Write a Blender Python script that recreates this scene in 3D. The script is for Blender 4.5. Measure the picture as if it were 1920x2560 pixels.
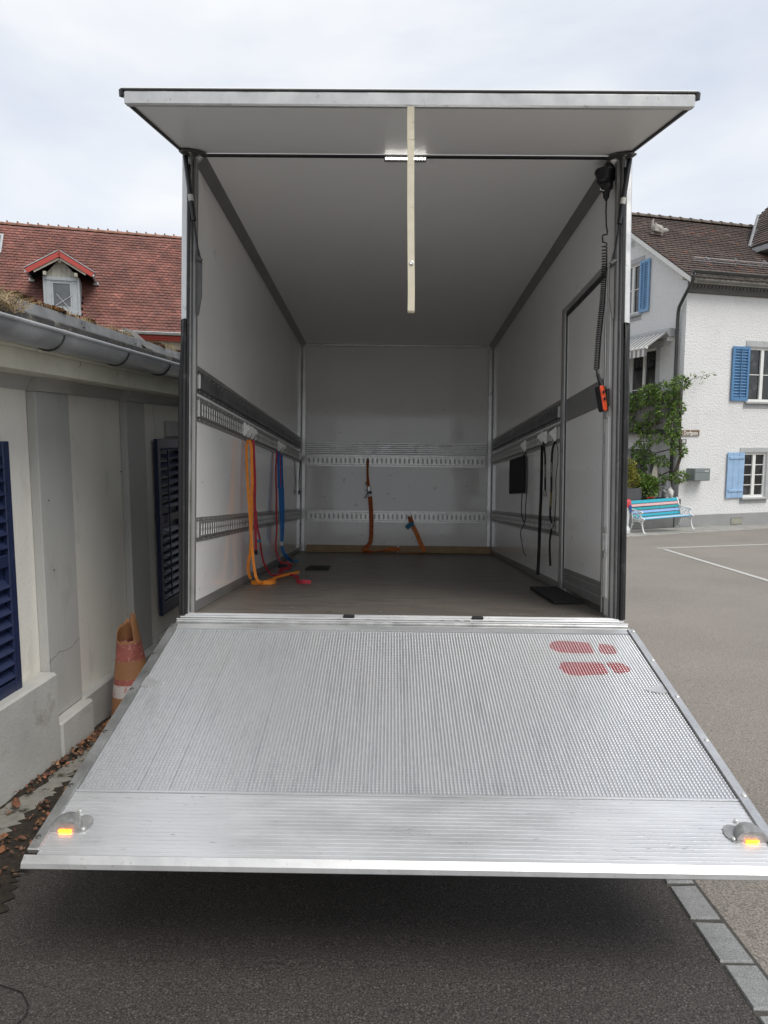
import bpy, math, random
from mathutils import Matrix, Vector
random.seed(7)
S = bpy.context.scene
for o in list(bpy.data.objects): bpy.data.objects.remove(o)
RAD = math.radians

# ------------------------------------------------------------------ camera, sky, sun, exposure
cd = bpy.data.cameras.new('camera'); cam = bpy.data.objects.new('camera', cd); S.collection.objects.link(cam)
cd.sensor_fit = 'HORIZONTAL'; cd.sensor_width = 36.0; cd.lens = 36.0 * 1775 / 1920
cd.clip_start = 0.05; cd.clip_end = 600
cam.location = (0, 0, 1.55); cam.rotation_euler = (RAD(90 - 6.2), 0, 0)
S.camera = cam
S.view_settings.view_transform = 'Standard'; S.view_settings.look = 'None'
S.view_settings.exposure = 0.95; S.view_settings.gamma = 1.0; S.view_settings.use_curve_mapping = False
S.cycles.max_bounces = 8; S.cycles.diffuse_bounces = 5; S.cycles.glossy_bounces = 4
S.cycles.use_denoising = True
S.cycles.sample_clamp_indirect = 6.0

SUN_EL, SUN_AZ = RAD(54), RAD(138)      # azimuth clockwise from +Y
w = bpy.data.worlds.new('World'); S.world = w; w.use_nodes = True
nt = w.node_tree; nt.nodes.clear()
out = nt.nodes.new('ShaderNodeOutputWorld'); bg = nt.nodes.new('ShaderNodeBackground')
sky = nt.nodes.new('ShaderNodeTexSky'); sky.sky_type = 'NISHITA'; sky.sun_disc = False
sky.sun_elevation = SUN_EL; sky.sun_rotation = SUN_AZ; sky.air_density = 1.0; sky.dust_density = 2.0
tc = nt.nodes.new('ShaderNodeTexCoord'); mp = nt.nodes.new('ShaderNodeMapping')
mp.inputs['Scale'].default_value = (1.0, 1.0, 2.6); mp.inputs['Rotation'].default_value = (0.3, 0.15, 0.5)
n1 = nt.nodes.new('ShaderNodeTexNoise'); n1.inputs['Scale'].default_value = 2.2; n1.inputs['Detail'].default_value = 7; n1.inputs['Roughness'].default_value = 0.52; n1.inputs['Distortion'].default_value = 0.2
rp = nt.nodes.new('ShaderNodeValToRGB'); rp.color_ramp.elements[0].position = 0.30; rp.color_ramp.elements[0].color = (0.66, 0.66, 0.66, 1)
rp.color_ramp.elements[1].position = 0.56; rp.color_ramp.elements[1].color = (0.97, 0.97, 0.97, 1)
n2 = nt.nodes.new('ShaderNodeTexNoise'); n2.inputs['Scale'].default_value = 2.1; n2.inputs['Detail'].default_value = 6; n2.inputs['Distortion'].default_value = 0.25
rc = nt.nodes.new('ShaderNodeValToRGB')
rc.color_ramp.elements[0].position = 0.38; rc.color_ramp.elements[0].color = (4.0, 4.25, 4.7, 1)
rc.color_ramp.elements[1].position = 0.60; rc.color_ramp.elements[1].color = (5.0, 5.1, 5.25, 1)
mx = nt.nodes.new('ShaderNodeMix'); mx.data_type = 'RGBA'
L = nt.links.new
L(tc.outputs['Generated'], mp.inputs['Vector']); L(mp.outputs['Vector'], n1.inputs['Vector']); L(mp.outputs['Vector'], n2.inputs['Vector'])
L(n1.outputs['Fac'], rp.inputs['Fac']); L(n2.outputs['Fac'], rc.inputs['Fac'])
L(rp.outputs['Color'], mx.inputs['Factor']); L(sky.outputs['Color'], mx.inputs['A']); L(rc.outputs['Color'], mx.inputs['B'])
L(mx.outputs['Result'], bg.inputs['Color']); bg.inputs['Strength'].default_value = 0.1
L(bg.outputs['Background'], out.inputs['Surface'])

sd = bpy.data.lights.new('sun', 'SUN'); sun = bpy.data.objects.new('sun', sd); S.collection.objects.link(sun)
sd.energy = 1.35; sd.angle = RAD(30); sd.color = (1.0, 0.965, 0.92)
sv = Vector((math.sin(SUN_AZ) * math.cos(SUN_EL), math.cos(SUN_AZ) * math.cos(SUN_EL), math.sin(SUN_EL)))
sun.rotation_euler = sv.to_track_quat('Z', 'Y').to_euler(); sun.location = (4, -8, 14)

# ------------------------------------------------------------------ frames
TR = Matrix(((0.999897, 0.008984, 0.011207), (-0.009968, 0.995792, 0.091101), (-0.010341, -0.091203, 0.995779))).to_4x4()
T = Matrix.Translation((0.08765, 3.516, 0.63986)) @ TR          # lorry: x across, y into the box, z up, origin on the floor at the opening
def yawframe(o, deg):                                            # x along deg (clockwise from +Y), y 90 degrees left of it
    a = RAD(deg); u = Vector((math.sin(a), math.cos(a), 0)); g = Vector((-math.cos(a), math.sin(a), 0))
    m = Matrix.Identity(4)
    for i in range(3): m[i][0] = u[i]; m[i][1] = g[i]; m[i][3] = o[i]
    return m
WL = yawframe((-1.87, 3.3, 0), 93.3)                             # outbuilding: x out of its wall, y along it
HW = yawframe((8.787, 21.133, 0), 73)                            # white house: x along the facade, y along the gable
RH = yawframe((-8.886, 26.0, 0), 72)                             # red-roofed house
def zg(y): return -0.057 * y                                     # the street falls away from the camera

# ------------------------------------------------------------------ materials
MATS = {}
def lin(c):
    return tuple(((v / 255) / 12.92 if v / 255 <= 0.04045 else ((v / 255 + 0.055) / 1.055) ** 2.4) for v in c)
def mat(name, col, rough=0.6, metal=0.0, var=0.12, vscale=3.0, bump=0.0, bscale=40.0, col2=None, spec=0.5, fine=0.0, fscale=200.0, stretch=None, attr=None, rvar=0.0, patch=None, emit=None, coat=0.0, bdist=None):
    m = bpy.data.materials.new(name); m.use_nodes = True; t = m.node_tree; N = t.nodes; b = N['Principled BSDF']
    b.inputs['Roughness'].default_value = rough; b.inputs['Metallic'].default_value = metal
    b.inputs['Specular IOR Level'].default_value = spec
    if coat: b.inputs['Coat Weight'].default_value = coat; b.inputs['Coat Roughness'].default_value = 0.08
    co = N.new('ShaderNodeTexCoord'); src = co.outputs['Object']
    if stretch:
        mp = N.new('ShaderNodeMapping'); mp.inputs['Scale'].default_value = stretch; t.links.new(src, mp.inputs['Vector']); src = mp.outputs['Vector']
    c2 = col2 or tuple(max(0, v * (1 - var * 2.2)) for v in col)
    nz = N.new('ShaderNodeTexNoise'); nz.inputs['Scale'].default_value = vscale; nz.inputs['Detail'].default_value = 6; nz.inputs['Roughness'].default_value = 0.6
    t.links.new(src, nz.inputs['Vector'])
    r = N.new('ShaderNodeValToRGB'); r.color_ramp.elements[0].position = 0.32; r.color_ramp.elements[1].position = 0.68
    r.color_ramp.elements[0].color = (*c2, 1); r.color_ramp.elements[1].color = (*col, 1)
    t.links.new(nz.outputs['Fac'], r.inputs['Fac']); cur = r.outputs['Color']
    if fine:
        nf = N.new('ShaderNodeTexNoise'); nf.inputs['Scale'].default_value = fscale; nf.inputs['Detail'].default_value = 2
        t.links.new(src, nf.inputs['Vector'])
        rf = N.new('ShaderNodeValToRGB'); rf.color_ramp.elements[0].position = 0.35; rf.color_ramp.elements[1].position = 0.65
        rf.color_ramp.elements[0].color = (1 - fine, 1 - fine, 1 - fine, 1); rf.color_ramp.elements[1].color = (1 + fine, 1 + fine, 1 + fine, 1)
        t.links.new(nf.outputs['Fac'], rf.inputs['Fac'])
        mu = N.new('ShaderNodeMix'); mu.data_type = 'RGBA'; mu.blend_type = 'MULTIPLY'; mu.inputs['Factor'].default_value = 1
        t.links.new(cur, mu.inputs['A']); t.links.new(rf.outputs['Color'], mu.inputs['B']); cur = mu.outputs['Result']
    if patch:                                                     # (colour, scale, low, high): worn or stained patches, painted reflections on glass_dark
        pc, ps, lo, hi = patch
        npz = N.new('ShaderNodeTexNoise'); npz.inputs['Scale'].default_value = ps; npz.inputs['Detail'].default_value = 8; npz.inputs['Roughness'].default_value = 0.65
        t.links.new(src, npz.inputs['Vector'])
        mr = N.new('ShaderNodeMapRange'); mr.inputs['From Min'].default_value = lo; mr.inputs['From Max'].default_value = hi
        t.links.new(npz.outputs['Fac'], mr.inputs['Value'])
        mu = N.new('ShaderNodeMix'); mu.data_type = 'RGBA'; t.links.new(mr.outputs['Result'], mu.inputs['Factor'])
        t.links.new(cur, mu.inputs['A']); mu.inputs['B'].default_value = (*pc, 1); cur = mu.outputs['Result']
    if attr:
        at = N.new('ShaderNodeAttribute'); at.attribute_name = attr
        mu = N.new('ShaderNodeMix'); mu.data_type = 'RGBA'; mu.blend_type = 'MULTIPLY'; mu.inputs['Factor'].default_value = 1
        t.links.new(cur, mu.inputs['A']); t.links.new(at.outputs['Color'], mu.inputs['B']); cur = mu.outputs['Result']
    t.links.new(cur, b.inputs['Base Color'])
    if rvar:
        nr = N.new('ShaderNodeMapRange'); nr.inputs['To Min'].default_value = max(0.02, rough - rvar); nr.inputs['To Max'].default_value = min(1, rough + rvar)
        nr.inputs['From Min'].default_value = 0.3; nr.inputs['From Max'].default_value = 0.7
        t.links.new(nz.outputs['Fac'], nr.inputs['Value']); t.links.new(nr.outputs['Result'], b.inputs['Roughness'])
    if bump:
        nb = N.new('ShaderNodeTexNoise'); nb.inputs['Scale'].default_value = bscale; nb.inputs['Detail'].default_value = 4
        t.links.new(src, nb.inputs['Vector'])
        bp = N.new('ShaderNodeBump'); bp.inputs['Strength'].default_value = min(1, bump); bp.inputs['Distance'].default_value = bdist or 0.5 / bscale
        t.links.new(nb.outputs['Fac'], bp.inputs['Height']); t.links.new(bp.outputs['Normal'], b.inputs['Normal'])
    if emit:
        b.inputs['Emission Color'].default_value = (*emit[0], 1); b.inputs['Emission Strength'].default_value = emit[1]
    MATS[name] = m; return m
M = MATS

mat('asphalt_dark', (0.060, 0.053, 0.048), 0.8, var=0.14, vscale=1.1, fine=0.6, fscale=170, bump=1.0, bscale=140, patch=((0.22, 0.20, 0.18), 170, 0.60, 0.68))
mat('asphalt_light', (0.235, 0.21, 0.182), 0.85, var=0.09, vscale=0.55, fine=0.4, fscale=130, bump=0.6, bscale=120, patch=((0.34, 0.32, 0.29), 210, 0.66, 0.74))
mat('granite', (0.26, 0.265, 0.26), 0.8, var=0.10, vscale=30, fine=0.35, fscale=300, bump=0.35, bscale=160)
mat('joint', (0.085, 0.08, 0.07), 0.95, var=0.2, vscale=60)
mat('slab', (0.34, 0.33, 0.30), 0.85, var=0.12, vscale=5, fine=0.15, fscale=160, bump=0.3, bscale=90)
mat('road_paint', (0.52, 0.52, 0.48), 0.8, var=0.14, vscale=20, fine=0.2, fscale=140, patch=((0.24, 0.22, 0.2), 14, 0.62, 0.7))
mat('concrete', (0.27, 0.26, 0.23), 0.9, var=0.16, vscale=12, bump=0.6, bscale=60, patch=((0.05, 0.045, 0.03), 9, 0.55, 0.62))
mat('soil', (0.035, 0.026, 0.018), 0.95, var=0.25, vscale=30, bump=1.0, bscale=60)
mat('dry_leaf', (0.26, 0.13, 0.075), 0.8, var=0.25, vscale=14, attr='tint')
mat('panel_white', (0.83, 0.82, 0.80), 0.09, var=0.02, vscale=2.2, patch=((0.60, 0.585, 0.55), 6, 0.64, 0.78), rvar=0.03, spec=0.6)
mat('flap_white', (0.81, 0.805, 0.79), 0.38, var=0.015, vscale=1.6, spec=0.4)
mat('ceiling_white', (0.84, 0.835, 0.82), 0.24, var=0.015, vscale=1.6, spec=0.4)
mat('ply_floor', (0.165, 0.145, 0.125), 0.42, var=0.18, vscale=3, stretch=(1.2, 5.5, 1), patch=((0.075, 0.066, 0.058), 2.2, 0.54, 0.66), fine=0.28, fscale=55, rvar=0.1)
mat('aluminium', (0.66, 0.66, 0.65), 0.34, 0.9, var=0.10, vscale=9, rvar=0.08, fine=0.06, fscale=120)
mat('aluminium_worn', (0.70, 0.70, 0.69), 0.42, 0.75, var=0.10, vscale=10, patch=((0.33, 0.32, 0.30), 26, 0.60, 0.72), rvar=0.10)
mat('lip_worn', (0.60, 0.60, 0.595), 0.42, 0.75, var=0.05, vscale=12, patch=((0.42, 0.415, 0.40), 70, 0.60, 0.70), rvar=0.08)
mat('platform_alu', (0.66, 0.67, 0.68), 0.36, 0.72, var=0.05, vscale=3, stretch=(7, 1.1, 1), patch=((0.50, 0.505, 0.50), 3, 0.48, 0.8), rvar=0.06, fine=0.06, fscale=30)
mat('lip_alu', (0.76, 0.765, 0.77), 0.34, 0.68, var=0.06, vscale=3, stretch=(1, 4, 4), patch=((0.30, 0.30, 0.29), 30, 0.66, 0.74), rvar=0.08)
mat('steel_dark', (0.12, 0.12, 0.115), 0.5, 0.6, var=0.18, vscale=8, rvar=0.08)
mat('anodised_grey', (0.34, 0.335, 0.325), 0.42, 0.5, var=0.12, vscale=6, rvar=0.06)
mat('cove_grey', (0.27, 0.265, 0.26), 0.4, 0.3, var=0.1, vscale=5)
mat('rail_zinc', (0.50, 0.505, 0.50), 0.36, 0.8, var=0.12, vscale=12, rvar=0.08)
mat('slot_lit', (0.86, 0.86, 0.84), 0.4, 0.1, var=0.05)  # slot walls paler than their plate: caught light put into the colour
mat('rail_dark', (0.20, 0.205, 0.21), 0.45, 0.6, var=0.2, vscale=9)
mat('zinc_bright', (0.72, 0.72, 0.69), 0.35, 0.55, var=0.12, vscale=30)
mat('rubber', (0.018, 0.018, 0.019), 0.55, var=0.3, vscale=9, rvar=0.12, patch=((0.06, 0.058, 0.055), 12, 0.58, 0.7))
mat('rubber_mat', (0.014, 0.014, 0.014), 0.7, var=0.2, vscale=14, bump=0.3, bscale=180)
mat('black_plastic', (0.012, 0.012, 0.014), 0.38, var=0.2, vscale=20)
mat('strut_black', (0.010, 0.011, 0.014), 0.32, var=0.2, vscale=20)
mat('hook_white', (0.86, 0.86, 0.83), 0.4, 0.1, var=0.1, vscale=40)
mat('orange_web', (0.92, 0.29, 0.03), 0.7, var=0.10, vscale=25, bump=0.3, bscale=400)
mat('red_web', (0.48, 0.025, 0.045), 0.7, var=0.15, vscale=25, bump=0.3, bscale=400)
mat('blue_web', (0.012, 0.14, 0.42), 0.7, var=0.15, vscale=25, bump=0.3, bscale=400)
mat('rust_web', (0.55, 0.14, 0.04), 0.75, var=0.2, vscale=20, bump=0.3, bscale=400)
mat('rust_web_light', (0.80, 0.24, 0.06), 0.75, var=0.15, vscale=20, bump=0.3, bscale=400)
mat('black_web', (0.012, 0.012, 0.013), 0.75, var=0.2, vscale=30, bump=0.3, bscale=400)
mat('cream_web', (0.60, 0.55, 0.42), 0.75, var=0.06, vscale=18, bump=0.25, bscale=500, patch=((0.36, 0.33, 0.24), 22, 0.62, 0.72))
mat('tag_blue', (0.03, 0.22, 0.38), 0.6); mat('tag_white', (0.6, 0.6, 0.58), 0.6)
mat('print_grey', (0.55, 0.55, 0.5), 0.6); mat('print_yellow', (0.6, 0.5, 0.12), 0.6)
mat('pine', (0.46, 0.32, 0.18), 0.65, var=0.2, vscale=6, stretch=(1.5, 14, 14), patch=((0.10, 0.055, 0.025), 5, 0.64, 0.7))
mat('paint_red_worn', (0.30, 0.016, 0.022), 0.5, var=0.14, vscale=20, patch=((0.50, 0.25, 0.25), 60, 0.66, 0.76))
mat('remote_orange', (0.70, 0.075, 0.02), 0.42, var=0.08, vscale=30)
mat('led', (0.9, 0.9, 0.9), 0.3, emit=((1.0, 0.97, 0.90), 8))
mat('amber_lens', (0.8, 0.25, 0.02), 0.2, emit=((1.0, 0.24, 0.005), 6))
mat('cast_grey', (0.44, 0.44, 0.43), 0.4, 0.6, var=0.2, vscale=25, bump=0.35, bscale=45, rvar=0.1)
mat('plaster_cream', (0.83, 0.805, 0.73), 0.85, var=0.05, vscale=1.5, stretch=(1, 1, .45), bump=0.5, bscale=90, bdist=.006, patch=((0.60, 0.575, 0.50), 5, 0.58, 0.78))
mat('plaster_grey', (0.47, 0.47, 0.445), 0.85, var=0.06, vscale=2, stretch=(1, 1, .4), bump=0.35, bscale=90, bdist=.006, patch=((0.35, 0.345, 0.32), 5, 0.56, 0.75))
mat('plinth_grey', (0.48, 0.48, 0.455), 0.88, var=0.10, vscale=2.5, bump=0.45, bscale=90, patch=((0.29, 0.28, 0.25), 4, 0.58, 0.72))
mat('cornice_paint', (0.66, 0.645, 0.53), 0.8, var=0.08, vscale=5, bump=0.15, bscale=40, patch=((0.16, 0.155, 0.11), 17, 0.64, 0.72))
mat('zinc_gutter', (0.50, 0.51, 0.52), 0.45, 0.45, var=0.14, vscale=6, rvar=0.1)
mat('slate', (0.10, 0.095, 0.09), 0.8, var=0.3, vscale=8, bump=0.6, bscale=30, patch=((0.20, 0.19, 0.16), 10, 0.58, 0.68))
mat('lead', (0.30, 0.305, 0.31), 0.55, 0.3, var=0.18, vscale=7, patch=((0.38, 0.38, 0.37), 12, 0.6, 0.7))
mat('moss', (0.14, 0.062, 0.016), 0.95, var=0.4, vscale=25, bump=1.0, bscale=60, attr='tint')
mat('dry_grass', (0.33, 0.25, 0.15), 0.85, var=0.2, vscale=20, attr='tint')
mat('navy', (0.017, 0.027, 0.078), 0.42, var=0.12, vscale=8, bump=0.05, bscale=60)
mat('cone_tan', (0.46, 0.22, 0.10), 0.55, var=0.14, vscale=7, patch=((0.30, 0.12, 0.06), 9, 0.6, 0.75))
mat('cone_red', (0.50, 0.15, 0.12), 0.55, var=0.2, vscale=14, patch=((0.62, 0.36, 0.30), 45, 0.56, 0.64))
mat('cone_white', (0.66, 0.60, 0.58), 0.6, var=0.06, vscale=12, patch=((0.48, 0.16, 0.13), 30, 0.55, 0.62))
mat('tile_red', (0.225, 0.098, 0.078), 0.85, var=0.22, vscale=1.3, attr='tint', fine=0.2, fscale=30)
mat('tile_brown', (0.115, 0.084, 0.072), 0.85, var=0.2, vscale=1.1, attr='tint', fine=0.25, fscale=30)
mat('ridge_red', (0.34, 0.17, 0.115), 0.85, var=0.3, vscale=5, attr=None)
mat('ridge_brown', (0.17, 0.135, 0.11), 0.85, var=0.3, vscale=5)
mat('trim_red', (0.40, 0.055, 0.04), 0.6, var=0.08, vscale=6)
mat('wood_grey', (0.38, 0.41, 0.42), 0.75, var=0.14, vscale=6, stretch=(8, 8, 1))
mat('wood_beige', (0.42, 0.40, 0.33), 0.75, var=0.12, vscale=6)
mat('brick_yellow', (0.40, 0.31, 0.17), 0.85, var=0.2, vscale=8)
mat('mortar', (0.30, 0.28, 0.24), 0.9)
mat('stucco', (0.70, 0.70, 0.69), 0.9, var=0.03, vscale=0.8, bump=1.0, bscale=19, bdist=0.028, fine=0.05, fscale=26, patch=((0.58, 0.57, 0.54), 1.2, 0.55, 0.8))
mat('plinth_house', (0.30, 0.305, 0.30), 0.85, var=0.06, vscale=1.5)
mat('stone_grey', (0.42, 0.43, 0.43), 0.8, var=0.08, vscale=5)
mat('white_paint', (0.74, 0.74, 0.71), 0.5, var=0.05, vscale=6)
mat('blue_mid', (0.085, 0.215, 0.40), 0.5, var=0.07, vscale=5)
mat('blue_pale', (0.30, 0.46, 0.66), 0.55, var=0.07, vscale=5)
mat('blue_gable', (0.20, 0.38, 0.60), 0.5, var=0.07, vscale=5)
mat('glass_dark', (0.012, 0.014, 0.016), 0.05, var=0.3, vscale=1.2, spec=0.8, patch=((0.09, 0.095, 0.10), 2.2, 0.52, 0.75))  # grey noise patches paint reflections into the pane colour
mat('glass_sky', (0.10, 0.11, 0.11), 0.05, var=0.3, vscale=1.2, spec=0.9)
mat('pipe_grey', (0.075, 0.077, 0.075), 0.45, 0.5, var=0.15, vscale=6)
mat('eave_paint', (0.40, 0.39, 0.34), 0.75, var=0.12, vscale=5)
mat('cornice_dark', (0.13, 0.13, 0.12), 0.8, var=0.12, vscale=5)
mat('awning_white', (0.66, 0.65, 0.62), 0.8, var=0.05, vscale=4); mat('awning_grey', (0.24, 0.235, 0.23), 0.8, var=0.05, vscale=4)
mat('box_grey', (0.22, 0.245, 0.245), 0.45, 0.2, var=0.06, vscale=5)
mat('sign_brown', (0.15, 0.085, 0.04), 0.5, var=0.05); mat('sign_white', (0.8, 0.8, 0.76), 0.5, var=0.02); mat('sign_black', (0.03, 0.03, 0.025), 0.5)
mat('bark', (0.10, 0.08, 0.06), 0.9, var=0.3, vscale=12, bump=0.6, bscale=30)
mat('leaf_green', (0.14, 0.235, 0.045), 0.55, var=0.3, vscale=4, attr='tint')
mat('leaf_yellow', (0.27, 0.26, 0.035), 0.6, var=0.3, vscale=6, attr='tint')
mat('planter_grey', (0.085, 0.087, 0.09), 0.6, var=0.1); mat('planter_wall', (0.15, 0.155, 0.15), 0.8, var=0.12, vscale=4)
mat('weathered_board', (0.19, 0.18, 0.165), 0.8, var=0.2, vscale=6, stretch=(9, 9, 1))
mat('iron_white', (0.74, 0.74, 0.72), 0.45, var=0.05)
for nm, c in dict(slat_turquoise=(0.02, 0.36, 0.46), slat_pink=(0.66, 0.40, 0.40), slat_teal=(0.015, 0.30, 0.33), slat_lilac=(0.26, 0.42, 0.72), slat_white=(0.66, 0.66, 0.74), slat_sky=(0.10, 0.42, 0.60)).items():
    mat(nm, c, 0.5, var=0.06, vscale=8)
mat('gnome_grey', (0.42, 0.42, 0.42), 0.75, var=0.3, vscale=14); mat('gnome_white', (0.70, 0.69, 0.66), 0.75, var=0.1, vscale=20); mat('gnome_dark', (0.06, 0.06, 0.06), 0.8)
mat('cat_stone', (0.46, 0.43, 0.39), 0.85, var=0.2, vscale=9)
mat('bin_white', (0.62, 0.63, 0.64), 0.45, var=0.05); mat('bin_red', (0.62, 0.06, 0.07), 0.45); mat('bin_blue', (0.02, 0.06, 0.25), 0.45)
mat('cloth_cream', (0.56, 0.51, 0.43), 0.85, var=0.08); mat('flower_red', (0.5, 0.02, 0.03), 0.6)
mat('tyre', (0.015, 0.015, 0.015), 0.8)

# ------------------------------------------------------------------ mesh builder
class MB:
    def __init__(s): s.v = []; s.f = []; s.t = []; s.tint = None; s.smooth = False
    def tri_tint(s, c): s.tint = c
    def add(s, vs, fs):
        b = len(s.v); s.v += [tuple(p) for p in vs]; s.f += [tuple(b + i for i in f) for f in fs]
        if s.tint is not None: s.t += [s.tint] * len(vs)
        return s
    def box(s, x0, x1, y0, y1, z0, z1, m=None):
        p = [Vector((x, y, z)) for z in (z0, z1) for y in (y0, y1) for x in (x0, x1)]
        if m: p = [m @ q for q in p]
        return s.add(p, [(0, 2, 3, 1), (4, 5, 7, 6), (0, 1, 5, 4), (2, 6, 7, 3), (0, 4, 6, 2), (1, 3, 7, 5)])
    def cbox(s, x0, x1, y0, y1, z0, z1, c=0.004, m=None):          # chamfered box
        cx, cy, cz = [min(c, abs(b - a) * 0.45) for a, b in ((x0, x1), (y0, y1), (z0, z1))]
        X = (x0, x1); Y = (y0, y1); Z = (z0, z1); p = []; ix = {}
        for i in (0, 1):
            for j in (0, 1):
                for k in (0, 1):
                    sx, sy, sz = 1 - 2 * i, 1 - 2 * j, 1 - 2 * k
                    for a, q in (('x', (X[i], Y[j] + sy * cy, Z[k] + sz * cz)), ('y', (X[i] + sx * cx, Y[j], Z[k] + sz * cz)), ('z', (X[i] + sx * cx, Y[j] + sy * cy, Z[k]))):
                        ix[(i, j, k, a)] = len(p); p.append(Vector(q))
        F = []
        for i in (0, 1):
            F.append([ix[(i, 0, 0, 'x')], ix[(i, 1, 0, 'x')], ix[(i, 1, 1, 'x')], ix[(i, 0, 1, 'x')]][::1 if i else -1])
            F.append([ix[(0, i, 0, 'y')], ix[(1, i, 0, 'y')], ix[(1, i, 1, 'y')], ix[(0, i, 1, 'y')]][::-1 if i else 1])
            F.append([ix[(0, 0, i, 'z')], ix[(1, 0, i, 'z')], ix[(1, 1, i, 'z')], ix[(0, 1, i, 'z')]][::1 if i else -1])
        for i in (0, 1):
            for j in (0, 1):
                F.append([ix[(i, j, 0, 'x')], ix[(i, j, 1, 'x')], ix[(i, j, 1, 'y')], ix[(i, j, 0, 'y')]][::1 if i == j else -1][::-1])
                F.append([ix[(i, 0, j, 'x')], ix[(i, 1, j, 'x')], ix[(i, 1, j, 'z')], ix[(i, 0, j, 'z')]][::1 if i == j else -1])
                F.append([ix[(0, i, j, 'y')], ix[(1, i, j, 'y')], ix[(1, i, j, 'z')], ix[(0, i, j, 'z')]][::1 if i == j else -1][::-1])
                for k in (0, 1):
                    F.append([ix[(i, j, k, 'x')], ix[(i, j, k, 'y')], ix[(i, j, k, 'z')]][::1 if (i + j + k) % 2 else -1])
        if m: p = [m @ q for q in p]
        return s.add(p, F)
    def prism(s, poly, a, b, axis=1, m=None):                       # polygon in the two other axes, extruded from a to b
        n = len(poly); p = []
        for t in (a, b):
            for (q, r) in poly:
                c = [q, r]; c.insert(axis, t); p.append(Vector(c))
        if m: p = [m @ q for q in p]
        return s.add(p, [tuple(range(n))[::-1], tuple(range(n, 2 * n))] + [(i, (i + 1) % n, n + (i + 1) % n, n + i) for i in range(n)])
    def tube(s, pts, r, n=8, cap=True, closed=False):
        pts = [Vector(p) for p in pts]; R = r if isinstance(r, (list, tuple)) else [r] * len(pts)
        rings = []; up = None; k = len(pts)
        for i, p in enumerate(pts):
            d = (pts[(i + 1) % k] - pts[i - 1]) if closed else (pts[min(i + 1, k - 1)] - pts[max(i - 1, 0)])
            d = d.normalized() if d.length > 1e-9 else Vector((0, 0, 1))
            if up is None: up = d.orthogonal().normalized()
            up = (up - d * up.dot(d)); up = up.normalized() if up.length > 1e-6 else d.orthogonal().normalized()
            sd = d.cross(up); rings.append([p + (up * math.cos(a) + sd * math.sin(a)) * R[i] for a in [2 * math.pi * j / n for j in range(n)]])
        vs = [q for g in rings for q in g]; fs = []
        for i in range(k if closed else k - 1):
            a = i * n; b = ((i + 1) % k) * n
            fs += [(a + j, a + (j + 1) % n, b + (j + 1) % n, b + j) for j in range(n)]
        if cap and not closed: fs += [tuple(range(n))[::-1], tuple((k - 1) * n + j for j in range(n))]
        return s.add(vs, fs)
    def lathe(s, prof, o=(0, 0, 0), n=16, m=None):                  # prof: (radius, z)
        vs = []; fs = []; k = len(prof)
        for r, z in prof:
            for j in range(n):
                a = 2 * math.pi * j / n; q = Vector((o[0] + r * math.cos(a), o[1] + r * math.sin(a), o[2] + z)); vs.append(m @ q if m else q)
        for i in range(k - 1): fs += [(i * n + j, i * n + (j + 1) % n, (i + 1) * n + (j + 1) % n, (i + 1) * n + j) for j in range(n)]
        fs += [tuple(range(n))[::-1], tuple((k - 1) * n + j for j in range(n))]
        return s.add(vs, fs)
    def ribbon(s, pts, sides, w, th=0.0025, sub=4):                 # a flat band along pts; sides = its width direction at each point
        P = [Vector(p) for p in pts]; D = [Vector(d).normalized() for d in sides]; k = len(P); Q = []; E = []
        for i in range(k - 1):
            a, b, c, d = P[max(i - 1, 0)], P[i], P[i + 1], P[min(i + 2, k - 1)]
            for j in range(sub):
                t = j / sub
                Q.append(0.5 * ((2 * b) + (c - a) * t + (2 * a - 5 * b + 4 * c - d) * t * t + (3 * b - a - 3 * c + d) * t ** 3))
                E.append((D[i] * (1 - t) + D[i + 1] * t).normalized())
        Q.append(P[-1]); E.append(D[-1]); vs = []; n = len(Q)
        for i in range(n):
            d = (Q[min(i + 1, n - 1)] - Q[max(i - 1, 0)]).normalized(); e = (E[i] - d * E[i].dot(d)).normalized(); nn = d.cross(e) * th / 2; e = e * w / 2
            vs += [Q[i] - e - nn, Q[i] + e - nn, Q[i] + e + nn, Q[i] - e + nn]
        fs = [(0, 3, 2, 1), (n * 4 - 4, n * 4 - 3, n * 4 - 2, n * 4 - 1)]
        for i in range(n - 1):
            a = i * 4; fs += [(a + j, a + (j + 1) % 4, a + 4 + (j + 1) % 4, a + 4 + j) for j in range(4)]
        return s.add(vs, fs)
    def mesh(s, name, m=None, mtx=None):
        me = bpy.data.meshes.new(name)
        me.from_pydata([tuple(mtx @ Vector(p)) for p in s.v] if mtx else s.v, [], s.f)
        if s.t and len(s.t) == len(s.v):
            ca = me.color_attributes.new('tint', 'FLOAT_COLOR', 'POINT')
            ca.data.foreach_set('color', [c for t in s.t for c in (*t, 1.0)])
        if m: me.materials.append(MATS[m])
        if s.smooth: me.polygons.foreach_set('use_smooth', [True] * len(me.polygons))
        me.update(); return me
    def build(s, name, m, parent=None, mtx=None, frame=None, kind=None, label=None, cat=None, group=None, bevel=0, seg=2):
        o = bpy.data.objects.new(name, s.mesh(name, m, mtx)); S.collection.objects.link(o)
        if parent: o.parent = parent
        if frame: o.matrix_world = frame
        if bevel:
            bv = o.modifiers.new('bevel', 'BEVEL'); bv.width = bevel; bv.segments = seg; bv.limit_method = 'ANGLE'; bv.angle_limit = RAD(40)
        if s.smooth and not bevel: pass
        tag(o, label, cat, group, kind); return o
def tag(o, label=None, cat=None, group=None, kind=None):
    for k, v in (('label', label), ('category', cat), ('group', group), ('kind', kind)):
        if v: o[k] = v
    return o
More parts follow.
